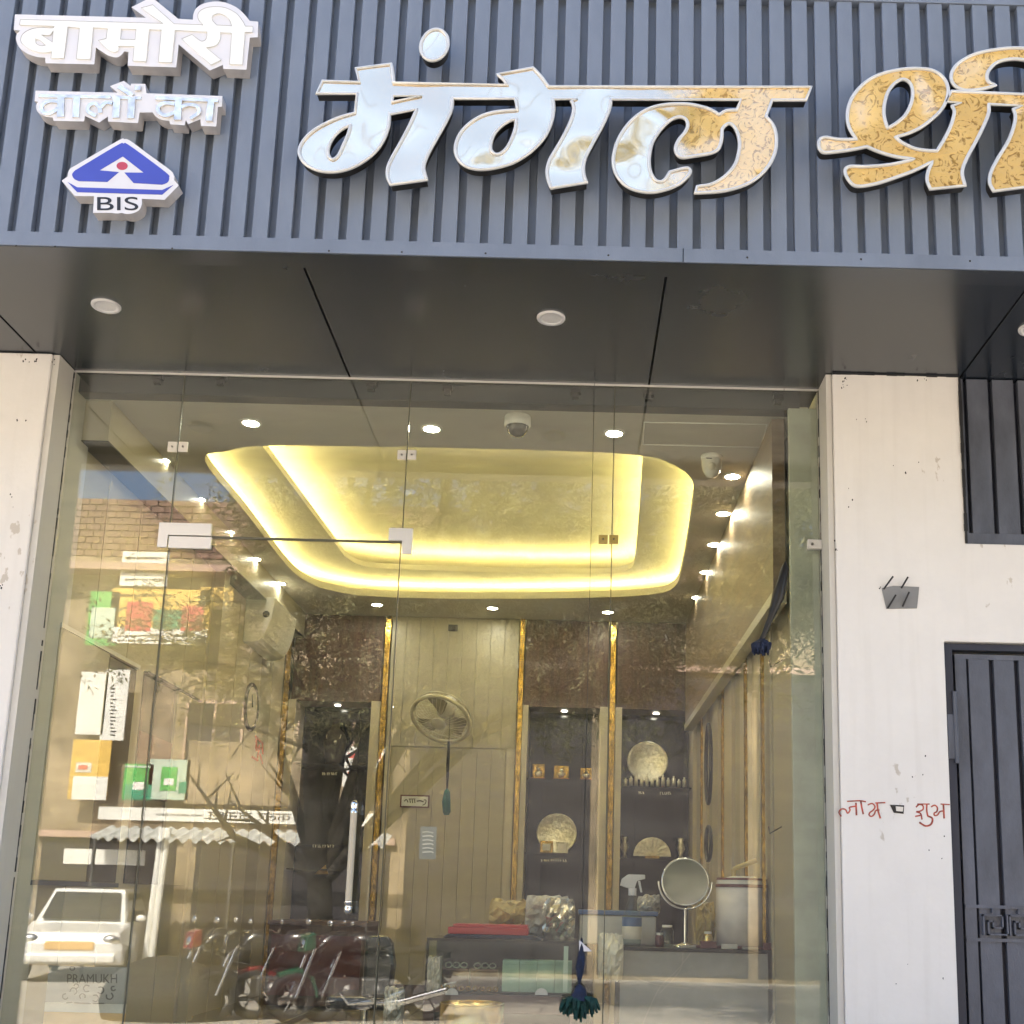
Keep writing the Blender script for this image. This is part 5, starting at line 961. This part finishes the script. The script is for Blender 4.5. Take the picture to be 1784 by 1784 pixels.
packet(1312, 1528, 1374, 1585, YI2 + 0.16, 'sheet', 'crumpled clear plastic wrap behind the right side of the white drum')
packet(945, 1566, 1002, 1640, YK + 0.30, 'silverfoil', 'shiny foil-wrapped packet at the right end of the display case')
packet(744, 1668, 766, 1726, YK - 0.06, 'sheet', 'small clear plastic bag hanging at the left end of the display case')
packet(1042, 1628, 1086, 1708, YC - 0.05, 'reflwhite', 'pale crumpled sheet added for a bright reflection at the left end of the marble counter')  # added sheet in place of the bright mirrored figure of a person
packet(880, 1578, 915, 1634, YK + 0.40, 'silverfoil', 'small foil parcel between the yellow packet and the clear one')
packet(1112, 1560, 1150, 1592, YI2 + 0.28, 'sheet', 'loose clear wrap on top of the storage box')
packet(668, 1722, 699, 1790, 0.4, 'sheet', 'crumpled white plastic bag at the bottom edge right of the door')
for k, (px_, h_, r_, m_, lab) in enumerate(((1162, .085, .030, 'caseglass', 'clear glass jar left of the vanity mirror stem'), (1150, .05, .02, 'maroon', 'small maroon pot left of the vanity mirror stem'), (1236, .06, .022, 'brass', 'little brass cup at the foot of the white drum'))):
    x = at(px_, 1640, Y=YI2 - 0.02).x; t = thing('jar', lab, 'jar', (x, YI2, zc_)); MB().lathe([(0, 0), (r_ * .9, 0), (r_, .01), (r_, h_ * .8), (r_ * .7, h_), (0, h_)], (x, YI2 - 0.02 + .03 * k, zc_ + .001), n=18).build('jar_body', M[m_], t); MB().lathe([(r_ * .75, h_), (r_ * .75, h_ + .01), (0, h_ + .01)], (x, YI2 - 0.02 + .03 * k, zc_ + .001), n=18).build('jar_lid', M['steel'], t)
# black office chair seen past the door edge
YO = 1.1; a, b = at(632, 1690, Y=YO).x, at(683, 1690, Y=YO).x; z0_, z1_ = at(660, 1740, Y=YO).z, at(660, 1630, Y=YO).z
t = thing('office_chair', 'black office chair with a tall rounded back, right of the door edge', 'chair', ((a + b) / 2, YO, FLOOR)); xm = (a + b) / 2
MB().prism([(a, z0_), (b, z0_), (b + .012, z0_ + (z1_ - z0_) * .55), (b - .006, z1_ - .03), (b - .03, z1_), (a + .02, z1_), (a, z1_ - .03)], YO, YO + 0.06).build('backrest', M['mblack'], t, bevel=0.02)
MB().box(a - .18, b, YO + 0.07, YO + 0.5, z0_ - .06, z0_ + 0.0).build('seat', M['mblack'], t, bevel=0.02); MB().tube([(xm - .09, YO + .28, FLOOR + .06), (xm - .09, YO + .28, z0_ - .06)], 0.02, 10).build('gas_column', M['chrome'], t)
for k in range(5): MB().tube([(xm - .09, YO + .28, FLOOR + .07), (xm - .09 + .22 * math.cos(k * 1.2566), YO + .28 + .22 * math.sin(k * 1.2566), FLOOR + .03)], 0.014, 6).build('leg', M['chrome'], t)
# brass bin
p = at(822, 1760, Y=0.35); t = thing('brass_pot', 'polished brass cylinder pot at the bottom edge in front of the cabinet', 'pot', (p.x, p.y, FLOOR)); zt_ = at(822, 1748, Y=0.35).z; r = 0.128
MB().lathe([(0, 0.001), (r, 0.001), (r, zt_ - FLOOR), (r * .96, zt_ - FLOOR), (r * .96, 0.02), (0, 0.02)], (p.x, p.y, FLOOR), n=48).build('pot_wall', M['brass'], t); MB().torus((p.x, p.y, zt_), (0, 0, 1), r * .98, 0.004, 48, 6).build('pot_rim', M['brass'], t)
# hanging charms
p = at(1008, 1752, Y=-0.07); t = thing('hanging_charm', 'dark green and navy yarn bundle on a cord before the lower glass', 'charm', p)
rnd = random.Random(3); mb = MB()
for k in range(70):
    a = rnd.uniform(0, 6.283); s = rnd.uniform(0.2, 1); q = Vector((math.cos(a) * 0.085 * s, math.sin(a) * 0.035 * s, -rnd.uniform(0.01, 0.055) * (1.3 - s))); mb.tube([p + Vector((q.x * .15, q.y * .3, 0.035)), p + Vector((q.x * .8, q.y, 0.022 + q.z * .3)), p + q], [0.006, 0.010, 0.004], 5)
mb.build('yarn_skirt', M['green'], t)['kind'] = 'stuff'
MB().tube([p + Vector((0, 0, 0.02)), p + Vector((0.004, 0, 0.06)), p + Vector((-0.002, 0, 0.075))], [0.035, 0.020, 0.006], 12).build('knot', M['navy'], t); MB().tube([p + Vector((0, 0, .07)), p + Vector((0.002, 0, 0.13)), p + Vector((0.006, 0, 0.17)), p + Vector((0.006, 0, 0.24))], [0.003, 0.016, 0.014, 0.003], 8).build('cord', M['navy'], t)
MB().tube([p + Vector((0.006, 0, .24)), (p.x + 0.006, p.y, ZS)], 0.0009, 4).build('string', M['black'], t)
q = at(1017, 1653, Y=-0.075); MB().prism([(q.x - 0.018, q.z + 0.032), (q.x + 0.03, q.z - 0.008), (q.x - 0.016, q.z - 0.01)], -0.076, -0.074).build('paper_tag', M['white'], t)
p = at(1327, 1128, Y=-0.08); t = thing('hanging_charm', 'navy yarn tassel with a black cloth strip hanging before the right glass pane', 'charm', p); mb = MB()
for k in range(80):
    a = rnd.uniform(0, 6.283); s = rnd.uniform(0.2, 1); q = Vector((math.cos(a) * 0.042 * s, math.sin(a) * 0.03 * s, -rnd.uniform(0.0, 0.03))); mb.tube([p + Vector((q.x * .2, q.y * .3, 0.03)), p + Vector((q.x, q.y, 0.012)), p + Vector((q.x * .95, q.y, q.z))], [0.004, 0.007, 0.003], 5)
mb.build('yarn_tassel', M['navy'], t)['kind'] = 'stuff'
a, b, c_ = at(1342, 1078, Y=-0.08), at(1356, 1040, Y=-0.08), at(1368, 990, Y=-0.08); MB().tube([p + Vector((0, 0, .03)), a, b, c_, c_ + Vector((0.002, 0, 0.03)), (c_.x + 0.004, c_.y, ZS)], [0.010, 0.012, 0.024, 0.016, 0.0012, 0.0009], 8).build('cloth_strip', M['body'], t)
# printed board at the lower left
YQ = 0.09; t = thing('printed_board', 'standing board, grey print area over orange-cream base, at the lower left behind the glass', 'board', at(150, 1750, Y=YQ))
mb = bxy(82, 1684, 222, 1748, YQ, 0.012); mb.build('print_panel', M['grey'], t); (ax0, ax1, az0, az1) = mb.rect
MB().box(ax0, ax1, YQ + 0.0, YQ + 0.012, at(150, 1764, Y=YQ).z, az0 - 0.0005).build('cream_band', M['paper'], t); MB().box(ax0, ax1, YQ + 0.0, YQ + 0.012, FLOOR, at(150, 1764, Y=YQ).z - 0.0005).build('base_panel', M['kraft'], t)
text_mesh('PRAMUKH', (117, 1697, 204, 1713), YQ - 0.0006, 0.0008, 'board_title', M['scrawl'], t)
ic = []
for (x, y, s) in ((114, 1736, 5), (128, 1727, 6), (133, 1718, 4), (144, 1736, 5), (152, 1722, 6), (166, 1739, 6), (175, 1725, 6), (191, 1735, 6), (198, 1722, 4)):
    a0 = random.uniform(0, 6)
    ic.append((1.8, [(x + s * math.cos(a0 + k * 1.15), y + s * math.sin(a0 + k * 1.15)) for k in range(5)]))
ic += [(1.6, [(116, 1747), (126, 1746)]), (1.6, [(130, 1747), (158, 1748)]), (1.6, [(162, 1748), (182, 1748)])]
strokes(ic, (0, 0, 1), YQ, 0.0006, 'board_icons', M['scrawl'], t)
text_mesh('o', (121, 1683, 131, 1691), YQ - 0.0006, 0.0008, 'board_icons', M['scrawl'], t)

# ---------------------------------------------------------------- the far side of the street, seen mirrored in the glass
DB = 24.0; YS = -(DB - 4.5)
def fp(px, py, D=DB): p = vt(px, py, D); return p.x, p.z
bl = thing('street_building', 'two-storey ochre building across the street with brick parapet and dark shops', 'building', (-1, YS, 0))
zr = fp(500, 872)[1]
MB().box(-18, 12, YS - 6, YS, 0, zr - 1.35).build('wall', M['ochre'], bl)
MB().box(-18, -2.5, YS - 6, YS - 0.05, zr - 1.349, zr - 0.05).build('parapet_core', M['mortar'], bl)
rnd = random.Random(5); b0 = None
for r_ in range(9):
    for k in range(30):
        x = -11.6 + k * 0.295 + (0.147 if r_ % 2 else 0); z = zr - 1.33 + r_ * 0.143
        if b0 is None: b0 = MB().box(0, 0.272, -0.0495, 0.0, 0, 0.122).build('brick', M['brick'], bl); o = b0
        else: o = b0.copy(); link(o)
        o.location = (x, YS + rnd.uniform(-0.008, 0.012), z)
MB().box(-18, 12, YS, YS + 0.5, zr - 1.75, zr - 1.60).build('sunshade', M['pinkw'], bl)
# dark shop fronts, widened and heightened to darken the mirrored wall, and upper windows
for (x0q, x1q, z0q, z1q) in ((-10.6, -7.9, 0.1, 2.5), (-7.5, -3.6, 0.1, 2.5), (-3.3, 0.4, 0.1, 6.2), (0.6, 3.6, 0.1, 6.2), (3.8, 9.5, 0.1, 6.2)):
    w = MB().box(x0q, x1q, YS + 0.001, YS + 0.02, z0q, z1q).build('shop_dark_sheet', M['shutter'], bl); MB().box(x0q - 0.1, x1q + 0.1, YS + 0.001, YS + 0.12, z1q + 0.01, z1q + 0.14).build('lintel', M['pinkw'], w)
for x0q in (-7.9, -5.6):
    w = MB().box(x0q, x0q + 1.1, YS + 0.001, YS + 0.015, 3.9, 5.3).build('window', M['shutter'], bl)
    for (a, b, q0, q1) in ((x0q - .05, x0q + 1.15, 5.3, 5.37), (x0q - .05, x0q + 1.15, 3.83, 3.9), (x0q - .05, x0q, 3.9, 5.3), (x0q + 1.1, x0q + 1.15, 3.9, 5.3), (x0q + .53, x0q + .57, 3.9, 5.3)): MB().box(a, b, YS + 0.001, YS + 0.05, q0, q1).build('window_frame', M['pinkw'], w)
bl2 = thing('street_building', 'taller pale pink building far behind on the right across the street', 'building', (8, YS - 3, 0)); MB().box(2, 16, YS - 12, YS - 7, 0, 10.5).build('wall', M['pinkw'], bl2); MB().box(1.9, 16.1, YS - 12.1, YS - 6.9, 10.5, 10.7).build('roof_edge', M['ochre'], bl2)
def banner(px0, py0, px1, py1, D, m, lab, nm='banner'):
    a, b = vt(px0, py0, D), vt(px1, py1, D); y = a.y; t = thing(nm, lab, 'banner', (min(a.x, b.x), y, b.z)); t['y'] = y
    MB().box(a.x, b.x, y - 0.04, y, b.z, a.z).build('printed_sheet', M[m], t); return t, a, b, y
def patch(t, px0, py0, px1, py1, D, m, dy=0.006, nm='print'):
    a, b = vt(px0, py0, D), vt(px1, py1, D); MB().box(a.x, b.x, a.y, a.y + dy, b.z, a.z).build(nm, M[m], t)
DD = DB - 0.4
t, a, b, y = banner(158, 1030, 200, 1125, DD, 'sign_g', 'green printed banner with a white cup, leftmost across the street'); patch(t, 160, 1058, 196, 1112, DD, 'palegreen')
t, a, b, y = banner(196, 1024, 360, 1124, DD, 'sign_y', 'large yellow and white banner with red shapes across the street'); patch(t, 196, 1092, 360, 1124, DD, 'sign_w'); patch(t, 222, 1048, 262, 1100, DD, 'sign_r', 0.010); patch(t, 318, 1055, 352, 1100, DD, 'sign_r', 0.010); patch(t, 268, 1062, 314, 1096, DD, 'sign_t', 0.010)
t, a, b, y = banner(214, 960, 290, 1022, DD, 'sign_w', 'white hoarding above the yellow banner across the street')
t, a, b, y = banner(350, 1022, 405, 1056, DD, 'sign_y', 'small yellow sign beside the branches across the street')
t, a, b, y = banner(142, 1170, 178, 1280, DD, 'sign_w', 'tall white cloth banner at the left across the street')
t, a, b, y = banner(186, 1166, 214, 1290, DD, 'sign_w', 'narrow white upright sign with lettering across the street')
strokes_ = MB(); rnd = random.Random(9)
for k in range(14):
    q = vt(198, 1200 + k * 6.2, DD); strokes_.box(q.x - 0.07, q.x + 0.07 * rnd.uniform(-.2, 1), y, y + 0.006, q.z - 0.012, q.z + 0.012)
strokes_.build('lettering', M['shutter'], t)
t, a, b, y = banner(128, 1288, 184, 1394, DD, 'sign_y', 'orange and cream poster with a red emblem at the left across the street'); patch(t, 128, 1352, 184, 1394, DD, 'sign_w'); patch(t, 133, 1328, 158, 1346, DD, 'paper'); patch(t, 137, 1333, 152, 1341, DD, 'sign_r', 0.010)
t, a, b, y = banner(218, 1330, 262, 1394, DD, 'sign_g', 'green shop poster of a paint tin across the street'); patch(t, 218, 1366, 262, 1394, DD, 'sign_t'); patch(t, 232, 1362, 250, 1376, DD, 'sign_w', 0.010); patch(t, 218, 1333, 262, 1338, DD, 'palegreen', 0.010)
t, a, b, y = banner(262, 1322, 326, 1394, DD, 'palegreen', 'pale green poster of a jerry can across the street'); patch(t, 282, 1336, 306, 1378, DD, 'sign_g', 0.008); patch(t, 312, 1362, 324, 1382, DD, 'sign_t', 0.008); patch(t, 286, 1356, 302, 1368, DD, 'sign_w', 0.012)
t, a, b, y = banner(330, 1290, 520, 1405, DD, 'ochre', 'long ochre board behind the tree branches across the street')
t, a, b, y = banner(600, 1300, 670, 1372, DD, 'sign_w', 'white board with red lettering right of the tree across the street'); patch(t, 606, 1312, 664, 1322, DD, 'sign_r'); patch(t, 606, 1345, 664, 1362, DD, 'orange')
def scrawls(px0, py0, px1, py1, rows, seed):
    rg = random.Random(seed); mb = MB(); q0 = vt(px0, py0, DD)
    for r_ in range(rows):
        x = px0
        while x < px1:
            w_ = rg.uniform(2, 7); y_ = py0 + (py1 - py0) * (r_ + .5) / rows; a_, b_ = vt(x, y_ - 1.6, DD), vt(min(x + w_, px1), y_ + rg.uniform(.5, 2), DD)
            mb.box(a_.x, b_.x, a_.y + .0135, a_.y + .016, b_.z, a_.z); x += w_ + rg.uniform(1, 3)
    o = mb.build('lettering', M['shutter'], t); o['kind'] = 'stuff'; return o
scrawls(606, 1324, 664, 1344, 2, 4)
t = [o for o in bpy.data.objects if o.name == 'banner.002'][0]; scrawls(218, 966, 286, 1016, 4, 2)
t = [o for o in bpy.data.objects if o.name == 'banner.001'][0]; scrawls(200, 1030, 300, 1044, 1, 3); scrawls(205, 1104, 350, 1120, 2, 6)
# white banner with (here unmirrored) lettering and a corrugated awning
t, a, b, y = banner(172, 1405, 672, 1440, DD - 1.0, 'sign_w', 'long white lettered banner above the corrugated awning across the street')
def pk(u0, u1, v0, v1, a, b, y):
    def f(uv): return (a.x + (b.x - a.x) * (u1 + (u0 - u1) * uv[0]), y + 0.002 + 0.004 * uv[2], b.z + (a.z - b.z) * (v0 + (v1 - v0) * uv[1]))
    return f
text_mesh('\u0938\u0930\u0932 \u0915\u0932\u0930 \u091c\u0928\u0930\u0932', None, 0, 0, 'lettering', M['shutter'], t, pick=pk(0.38, 0.80, 0.2, 0.8, a, b, y)); text_mesh('\u092e\u0915\u093e\u0928 \u0938\u093e\u092e\u093e\u0928 \u0930\u0902\u0917 \u0930\u0938\u093e\u092f\u0928', None, 0, 0, 'lettering', M['scrawl'], t, pick=pk(0.2, 0.36, 0.38, 0.62, a, b, y))
aw = thing('corrugated_awning', 'pale corrugated tin awning below the white banner across the street', 'awning', (a.x, y, a.z)); n = 120; vs = []; fs = []
a2, b2 = vt(190, 1440, DD - 1.2), vt(668, 1474, DD - 2.2)
for i in range(n + 1):
    x = a2.x + (b2.x - a2.x) * i / n; w_ = 0.035 * math.sin(i * 1.25)
    vs += [(x, a2.y, a2.z + w_), (x, b2.y, b2.z + w_ * 1.4)]
for i in range(n): q = i * 2; fs.append((q, q + 1, q + 3, q + 2))
MB().add(vs, fs).build('tin_sheet', M['tin'], aw, fixn=False)
for x in (a2.x + 0.2, (a2.x + b2.x) / 2, b2.x - 0.2): MB().tube([(x, b2.y + 0.1, 0), (x, b2.y + 0.1, b2.z)], 0.035, 8).build('post', M['metal'], aw)
t, a, b, y = banner(112, 1478, 250, 1508, DD - 1.5, 'sign_w', 'lower cream signboard above the parked car across the street'); 
# drain pipes
for (px_, lab) in ((278, 'left'), (268, 'right')):
    q = vt(px_, 1500, DD - 2); tag(MB().tube([(q.x, q.y, 0), (q.x + 0.1, q.y, q.z + 0.6)], 0.06, 10).build('white_pipe', M['sign_w']), lab + ' white pipe standing beside the parked car across the street', 'pipe')

# ---- tree
def leaves(name, centers, per, spread, size, seed, parent):
    rg = np.random.default_rng(seed); C = np.array(centers); n = len(C) * per
    base = np.repeat(C, per, 0) + rg.normal(0, 1, (n, 3)) * np.array([spread, spread, spread * .7])
    # pinnate sprigs: each sprig is a drooping row of leaflets
    k = 8; d = rg.normal(0, 1, (n, 3)); d[:, 2] = -np.abs(d[:, 2]) * .7 - .2; d /= np.linalg.norm(d, axis=1)[:, None]
    side = np.cross(d, np.tile([0, 0, 1.0], (n, 1))); side /= np.linalg.norm(side, axis=1)[:, None] + 1e-6
    V = []; F = []; cnt = 0
    up = np.cross(side, d)
    for j in range(k):
        s = (j // 2) * size * .62; sd = 1 if j % 2 else -1
        if j == k - 1: sd = 0
        o = base + d * s + rg.normal(0, size * .25, (n, 3)); ln = size * rg.uniform(.5, 1.25, (n, 1)); tip = (side * sd * .85 + d * (.5 if sd else 1.0)) + rg.normal(0, .38, (n, 3)); tip /= np.linalg.norm(tip, axis=1)[:, None]
        wv = np.cross(tip, up) * size * .17; mid = o + tip * ln * .5 + up * size * .05
        P = np.stack([o, mid + wv, o + tip * ln - up * size * .08, mid - wv], 1).reshape(-1, 3); V.append(P)
        F.append((np.arange(n * 4).reshape(-1, 4) + cnt)); cnt += n * 4
    V = np.concatenate(V); F = np.concatenate(F)
    me = bpy.data.meshes.new(name); me.vertices.add(len(V)); me.vertices.foreach_set('co', V.ravel()); me.loops.add(len(F) * 4); me.loops.foreach_set('vertex_index', F.ravel().astype(np.int32))
    me.polygons.add(len(F)); me.polygons.foreach_set('loop_start', np.arange(len(F), dtype=np.int32) * 4); me.polygons.foreach_set('loop_total', np.full(len(F), 4, np.int32)); me.update(calc_edges=True)
    o = mesh_obj(me, name, M['leaf'], parent); o['kind'] = 'stuff'; return o
def tree(label, base, fork, spans, seed, size=0.13, per=26, extra=None, nex=0):
    rnd = random.Random(seed); t = thing('street_tree', label, 'tree', base)
    base = Vector(base); fork = Vector(fork)
    MB().tube([base, base.lerp(fork, .5) + Vector((0.06, 0, 0)), fork], [0.20, 0.165, 0.16], 12).build('trunk', M['bark'], t)
    tips = []; mb = MB()
    for (dx, dy, dz, r) in spans:
        end = fork + Vector((dx, dy, dz)); m1 = fork.lerp(end, .35) + Vector((rnd.uniform(-.2, .2), rnd.uniform(-.2, .2), dz * .16)); m2 = fork.lerp(end, .7) + Vector((rnd.uniform(-.25, .25), rnd.uniform(-.2, .2), dz * .08))
        MB().tube([fork - Vector((0, 0, .1)), m1, m2, end], [r, r * .7, r * .42, r * .15], 9).build('limb', M['bark'], t)
        for q in range(12):
            f = rnd.uniform(.6, 1.0); s = fork.lerp(m1, min(1, f * 2)) if f < .5 else m1.lerp(end, (f - .5) * 2)
            e = s + Vector((rnd.gauss(0, .8), rnd.gauss(0, .7), rnd.gauss(.05, .5))); mb.tube([s, s.lerp(e, .5) + Vector((0, 0, .1)), e], [r * .22, r * .14, .006], 5, False)
            tips += [s.lerp(e, .5), e, e + Vector((rnd.gauss(0, .3), rnd.gauss(0, .3), rnd.gauss(-.1, .25)))]
        tips.append(end)
    if extra:
        tips += [(rnd.uniform(*extra[0]), rnd.uniform(*extra[1]), rnd.uniform(*extra[2])) for _ in range(nex)]
    mb.build('twigs', M['bark'], t)['kind'] = 'stuff'
    if extra: tips = [p for p in tips if p[2] > extra[2][0] - 1.0 and p[0] > extra[0][0] - .9]
    leaves('crown', [tuple(p) for p in tips], per, 0.34, size, seed, t); return t
DT = 15.6; b = vt(545, 1745, DT); f = vt(556, 1530, DT)
ends = [(512, 1170, .15), (640, 1240, .11), (380, 1120, .08), (800, 1080, .09), (960, 1040, .09), (1110, 1120, .08), (1250, 1060, .08), (1360, 1000, .07), (500, 930, .09), (690, 900, .09), (900, 870, .09), (1120, 880, .08), (1320, 890, .07)]
sp = []
for k, (x, y, r) in enumerate(ends):
    e = vt(x, y, DT + (k * 7 % 5) * .5 - 1.0); sp.append((e.x - f.x, e.y - f.y, e.z - f.z, r))
bare = [vt(400, 1395, DT), vt(330, 1350, DT + .4), vt(470, 1330, DT - .3), Vector((-2.4, -11.6, 11.4)), Vector((-1.0, -10.8, 12.0)), Vector((0.4, -11.2, 11.2)), Vector((-3.4, -10.8, 10.6))]
p0_, p1_ = vt(440, 1130, DT), vt(1410, 850, DT)
tr1 = tree('broad leafy street tree forking low, across the road from the shop', (b.x, b.y, 0), (f.x, f.y, f.z), sp, 11, size=0.09, per=26, extra=((p0_.x, p1_.x), (-11.8, -9.4), (p0_.z, p1_.z + 1.2)), nex=420)
for k, e in enumerate(bare):
    m = Vector(f).lerp(e, .5) + Vector((0.25 * (-1) ** k, 0, -0.15)); MB().tube([Vector(f), m, e], [.09, .05, .012], 7).build('bare_branch', M['bark'], tr1)
    for q in range(5):
        s_ = m.lerp(e, .2 * q); MB().tube([s_, s_ + Vector((random.uniform(-.6, .6), random.uniform(-.4, .4), random.uniform(-.1, .6)))], [.022, .005], 5).build('twig', M['bark'], tr1)
b = vt(1330, 1745, 13.0)
tree('tall leafy street tree to the right, mirrored in the golden letters', (b.x + 1.6, b.y, 0), (b.x + 1.5, b.y, 3.4), [(-2.2, .8, 2.2, .10), (-1.2, 1.0, 4.2, .12), (.6, 1.5, 5.0, .12), (1.8, 1.2, 4.0, .10), (-.4, 2.4, 5.8, .10), (2.8, .6, 2.6, .10), (-1.6, 2.2, 5.6, .08), (1.0, 2.6, 6.4, .08), (0.0, 0.6, 6.8, .1), (2.6, 2.0, 5.8, .08)], 23)

# ---- motorcycles
def motorcycle(label):
    t = thing('parked_motorcycle', label, 'motorcycle', (0, 0, 0), 'motorcycles parked across the street')
    for x, nm in ((-.66, 'rear_wheel'), (.66, 'front_wheel')):
        w = MB().torus((x, 0, .30), (0, 1, 0), .25, .05, 28, 8).build(nm, M['tyre'], t); mb = MB().torus((x, 0, .30), (0, 1, 0), .20, .012, 24, 6); 
        for k in range(6):
            a = k * math.pi / 3; mb.tube([(x, 0, .30), (x + .2 * math.cos(a), 0, .30 + .2 * math.sin(a))], .010, 5)
        mb.lathe([(0, -.04), (.05, -.04), (.05, .04), (0, .04)], (x, 0, .30), (0, 1, 0), 12).build('rim', M['metal'], w)
    MB().tube([(-.15, 0, .92), (.05, 0, .95), (.25, 0, .93), (.38, 0, .84)], [.06, .13, .14, .06], 14).build('fuel_tank', M['mblack'], t)
    MB().prism([(-.72, .86), (-.15, .80), (-.05, .86), (-.12, .90), (-.45, .88), (-.75, .94)], -.12, .12).build('seat', M['tyre'], t, bevel=.02)
    MB().prism([(-.85, .84), (-.30, .62), (-.05, .66), (-.10, .80), (-.70, .87)], -.09, .09).build('side_panel', M['mblack'], t, bevel=.02)
    MB().box(-.16, .20, -.13, .13, .28, .52).build('engine', M['metal'], t, bevel=.03); MB().lathe([(0, -.18), (.10, -.17), (.10, .17), (0, .18)], (-.02, 0, .36), (0, 1, 0), 16).build('crankcase', M['metal'], t)
    for s in (-1, 1): MB().tube([(.66, s * .09, .30), (.45, s * .09, .88)], .022, 8).build('fork_leg', M['chrome'], t)
    MB().tube([(.42, -.34, 1.02), (.40, -.2, 1.06), (.45, 0, .98), (.40, .2, 1.06), (.42, .34, 1.02)], .013, 8).build('handlebar', M['mblack'], t)
    for s in (-1, 1): MB().ball((.38, s * .30, 1.17), .055, 10, (.4, 1.2, .8)).build('rear_view_mirror', M['chrome'], t)
    MB().ball((.52, 0, .90), .10, 14, (.8, 1, 1)).build('headlight', M['chrome'], t); MB().prism([(.44, .86), (.60, .82), (.56, 1.02), (.46, 1.06)], -.11, .11).build('headlight_cowl', M['mred'], t, bevel=.02)
    MB().tube([(.36, 0, .30), (.44, 0, .52), (.62, 0, .61), (.86, 0, .55)], .045, 8).build('front_mudguard', M['mred'], t); MB().tube([(-.42, 0, .55), (-.66, 0, .63), (-.95, 0, .55)], .05, 8).build('rear_mudguard', M['mblack'], t)
    MB().tube([(.10, -.12, .34), (.0, -.14, .22), (-.3, -.15, .24), (-.85, -.16, .38)], [.018, .02, .045, .055], 10).build('exhaust', M['chrome'], t)
    MB().box(-.92, -.86, -.06, .06, .76, .84).build('tail_light', M['mred'], t); MB().tube([(.36, 0, .84), (.0, 0, .70), (-.5, 0, .62)], .025, 6).build('frame_tube', M['mblack'], t)
    MB().tube([(-.1, .1, .25), (-.2, .28, .0)], .012, 6).build('side_stand', M['metal'], t); return t
DM = 15.0; spots = [(400, 'first', 2.4, {}), (470, 'second', 2.6, {'bike_red': M['mblack']}), (540, 'third', 2.9, {}), (600, 'fourth', 2.5, {'bike_red': M['mgreen']}), (655, 'fifth', 2.8, {'bike_red': M['mblack']})]
m0 = None
for i, (px_, o_, rz, mm) in enumerate(spots):
    p = vt(px_, 1700, DM - 0.15 * (i % 2)); lab = ['black and red', 'all black', 'black and red', 'black and green', 'all black'][i] + ' motorcycle, ' + o_ + ' from the left in the parked row across the street'
    if m0 is None: m0 = motorcycle(lab); m0.location = (p.x, p.y, 0); m0.rotation_euler.z = rz; o = m0
    else: copy_tree(m0, (p.x, p.y, 0), lab, rz, mm or None)
# ---- white car
p = vt(150, 1700, 21.5); t = thing('parked_car', 'white hatchback parked across the street facing the shop', 'car', (0, 0, 0)); ct_ = t
def loft(secs, nm, m, par):
    vs = []; fs = []; n = len(secs[0])
    for s_ in secs: vs += s_
    for i in range(len(secs) - 1):
        for k in range(n): a = i * n + k; b_ = i * n + (k + 1) % n; fs.append((a, b_, b_ + n, a + n))
    fs += [tuple(range(n)), tuple(range(len(vs) - 1, len(vs) - n - 1, -1))]; o = MB().add(vs, fs, False).build(nm, m, par, bevel=.03); return o
def sec(y, hw, z0, z1, tp=.9): return [(-hw, y, z0), (-hw, y, (z0 + z1) / 2), (-hw * tp, y, z1), (hw * tp, y, z1), (hw, y, (z0 + z1) / 2), (hw, y, z0)]
loft([sec(1.85, .70, .35, .62), sec(1.75, .82, .28, .80), sec(1.0, .85, .25, .95, .92), sec(-1.6, .85, .25, 1.0, .92), sec(-1.85, .8, .35, .95)], 'body', M['carw'], ct_)
loft([sec(1.05, .72, .93, .96, .98), sec(.45, .70, .93, 1.50, .82), sec(-1.2, .70, .93, 1.52, .82), sec(-1.7, .72, .93, 1.05, .95)], 'cabin', M['carw'], ct_)
w = MB().add([(-.62, 1.04, .985), (.62, 1.04, .985), (.53, .53, 1.43), (-.53, .53, 1.43)], [(0, 1, 2, 3)]); w.v = [(x, y_ + .045, z + .015) for x, y_, z in w.v]; w.build('windscreen', M['carglass'], ct_)
for s in (-1, 1): MB().add([(s * .735, .85, 1.0), (s * .735, -1.3, 1.0), (s * .625, -1.1, 1.44), (s * .625, .40, 1.44)], [(0, 1, 2, 3)]).build('side_window', M['carglass'], ct_)
MB().box(-.38, .38, 1.83, 1.875, .52, .66).build('grille', M['kraft'], ct_, bevel=.02); MB().box(-.72, .72, 1.78, 1.90, .32, .46).build('bumper', M['carw'], ct_, bevel=.03)
for s in (-1, 1): MB().ball((s * .62, 1.78, .68), .13, 14, (1.1, .5, .7)).build('headlight', M['chrome'], ct_); MB().ball((s * .92, .75, 1.02), .09, 12, (1, .5, .7)).build('wing_mirror', M['carw'], ct_)
for s in (-1, 1):
    for y_ in (1.25, -1.2):
        w = MB().torus((s * .78, y_, .30), (1, 0, 0), .23, .08, 24, 8).build('wheel', M['tyre'], ct_); MB().lathe([(0, -.05), (.18, -.04), (.18, .04), (0, .05)], (s * .80, y_, .30), (1, 0, 0), 16).build('rim', M['metal'], w)
ct_.location = (p.x, p.y, 0); ct_.rotation_euler.z = R(-12)
t = tag(MB().ball((0, 0, 0.2), .75, 20, (1.0, .6, .72)).build('covered_heap', M['tyre']), 'low dark covered heap on the road beside the white car', 'heap'); q = vt(285, 1720, 14.6); t.location = (q.x, q.y, 0)
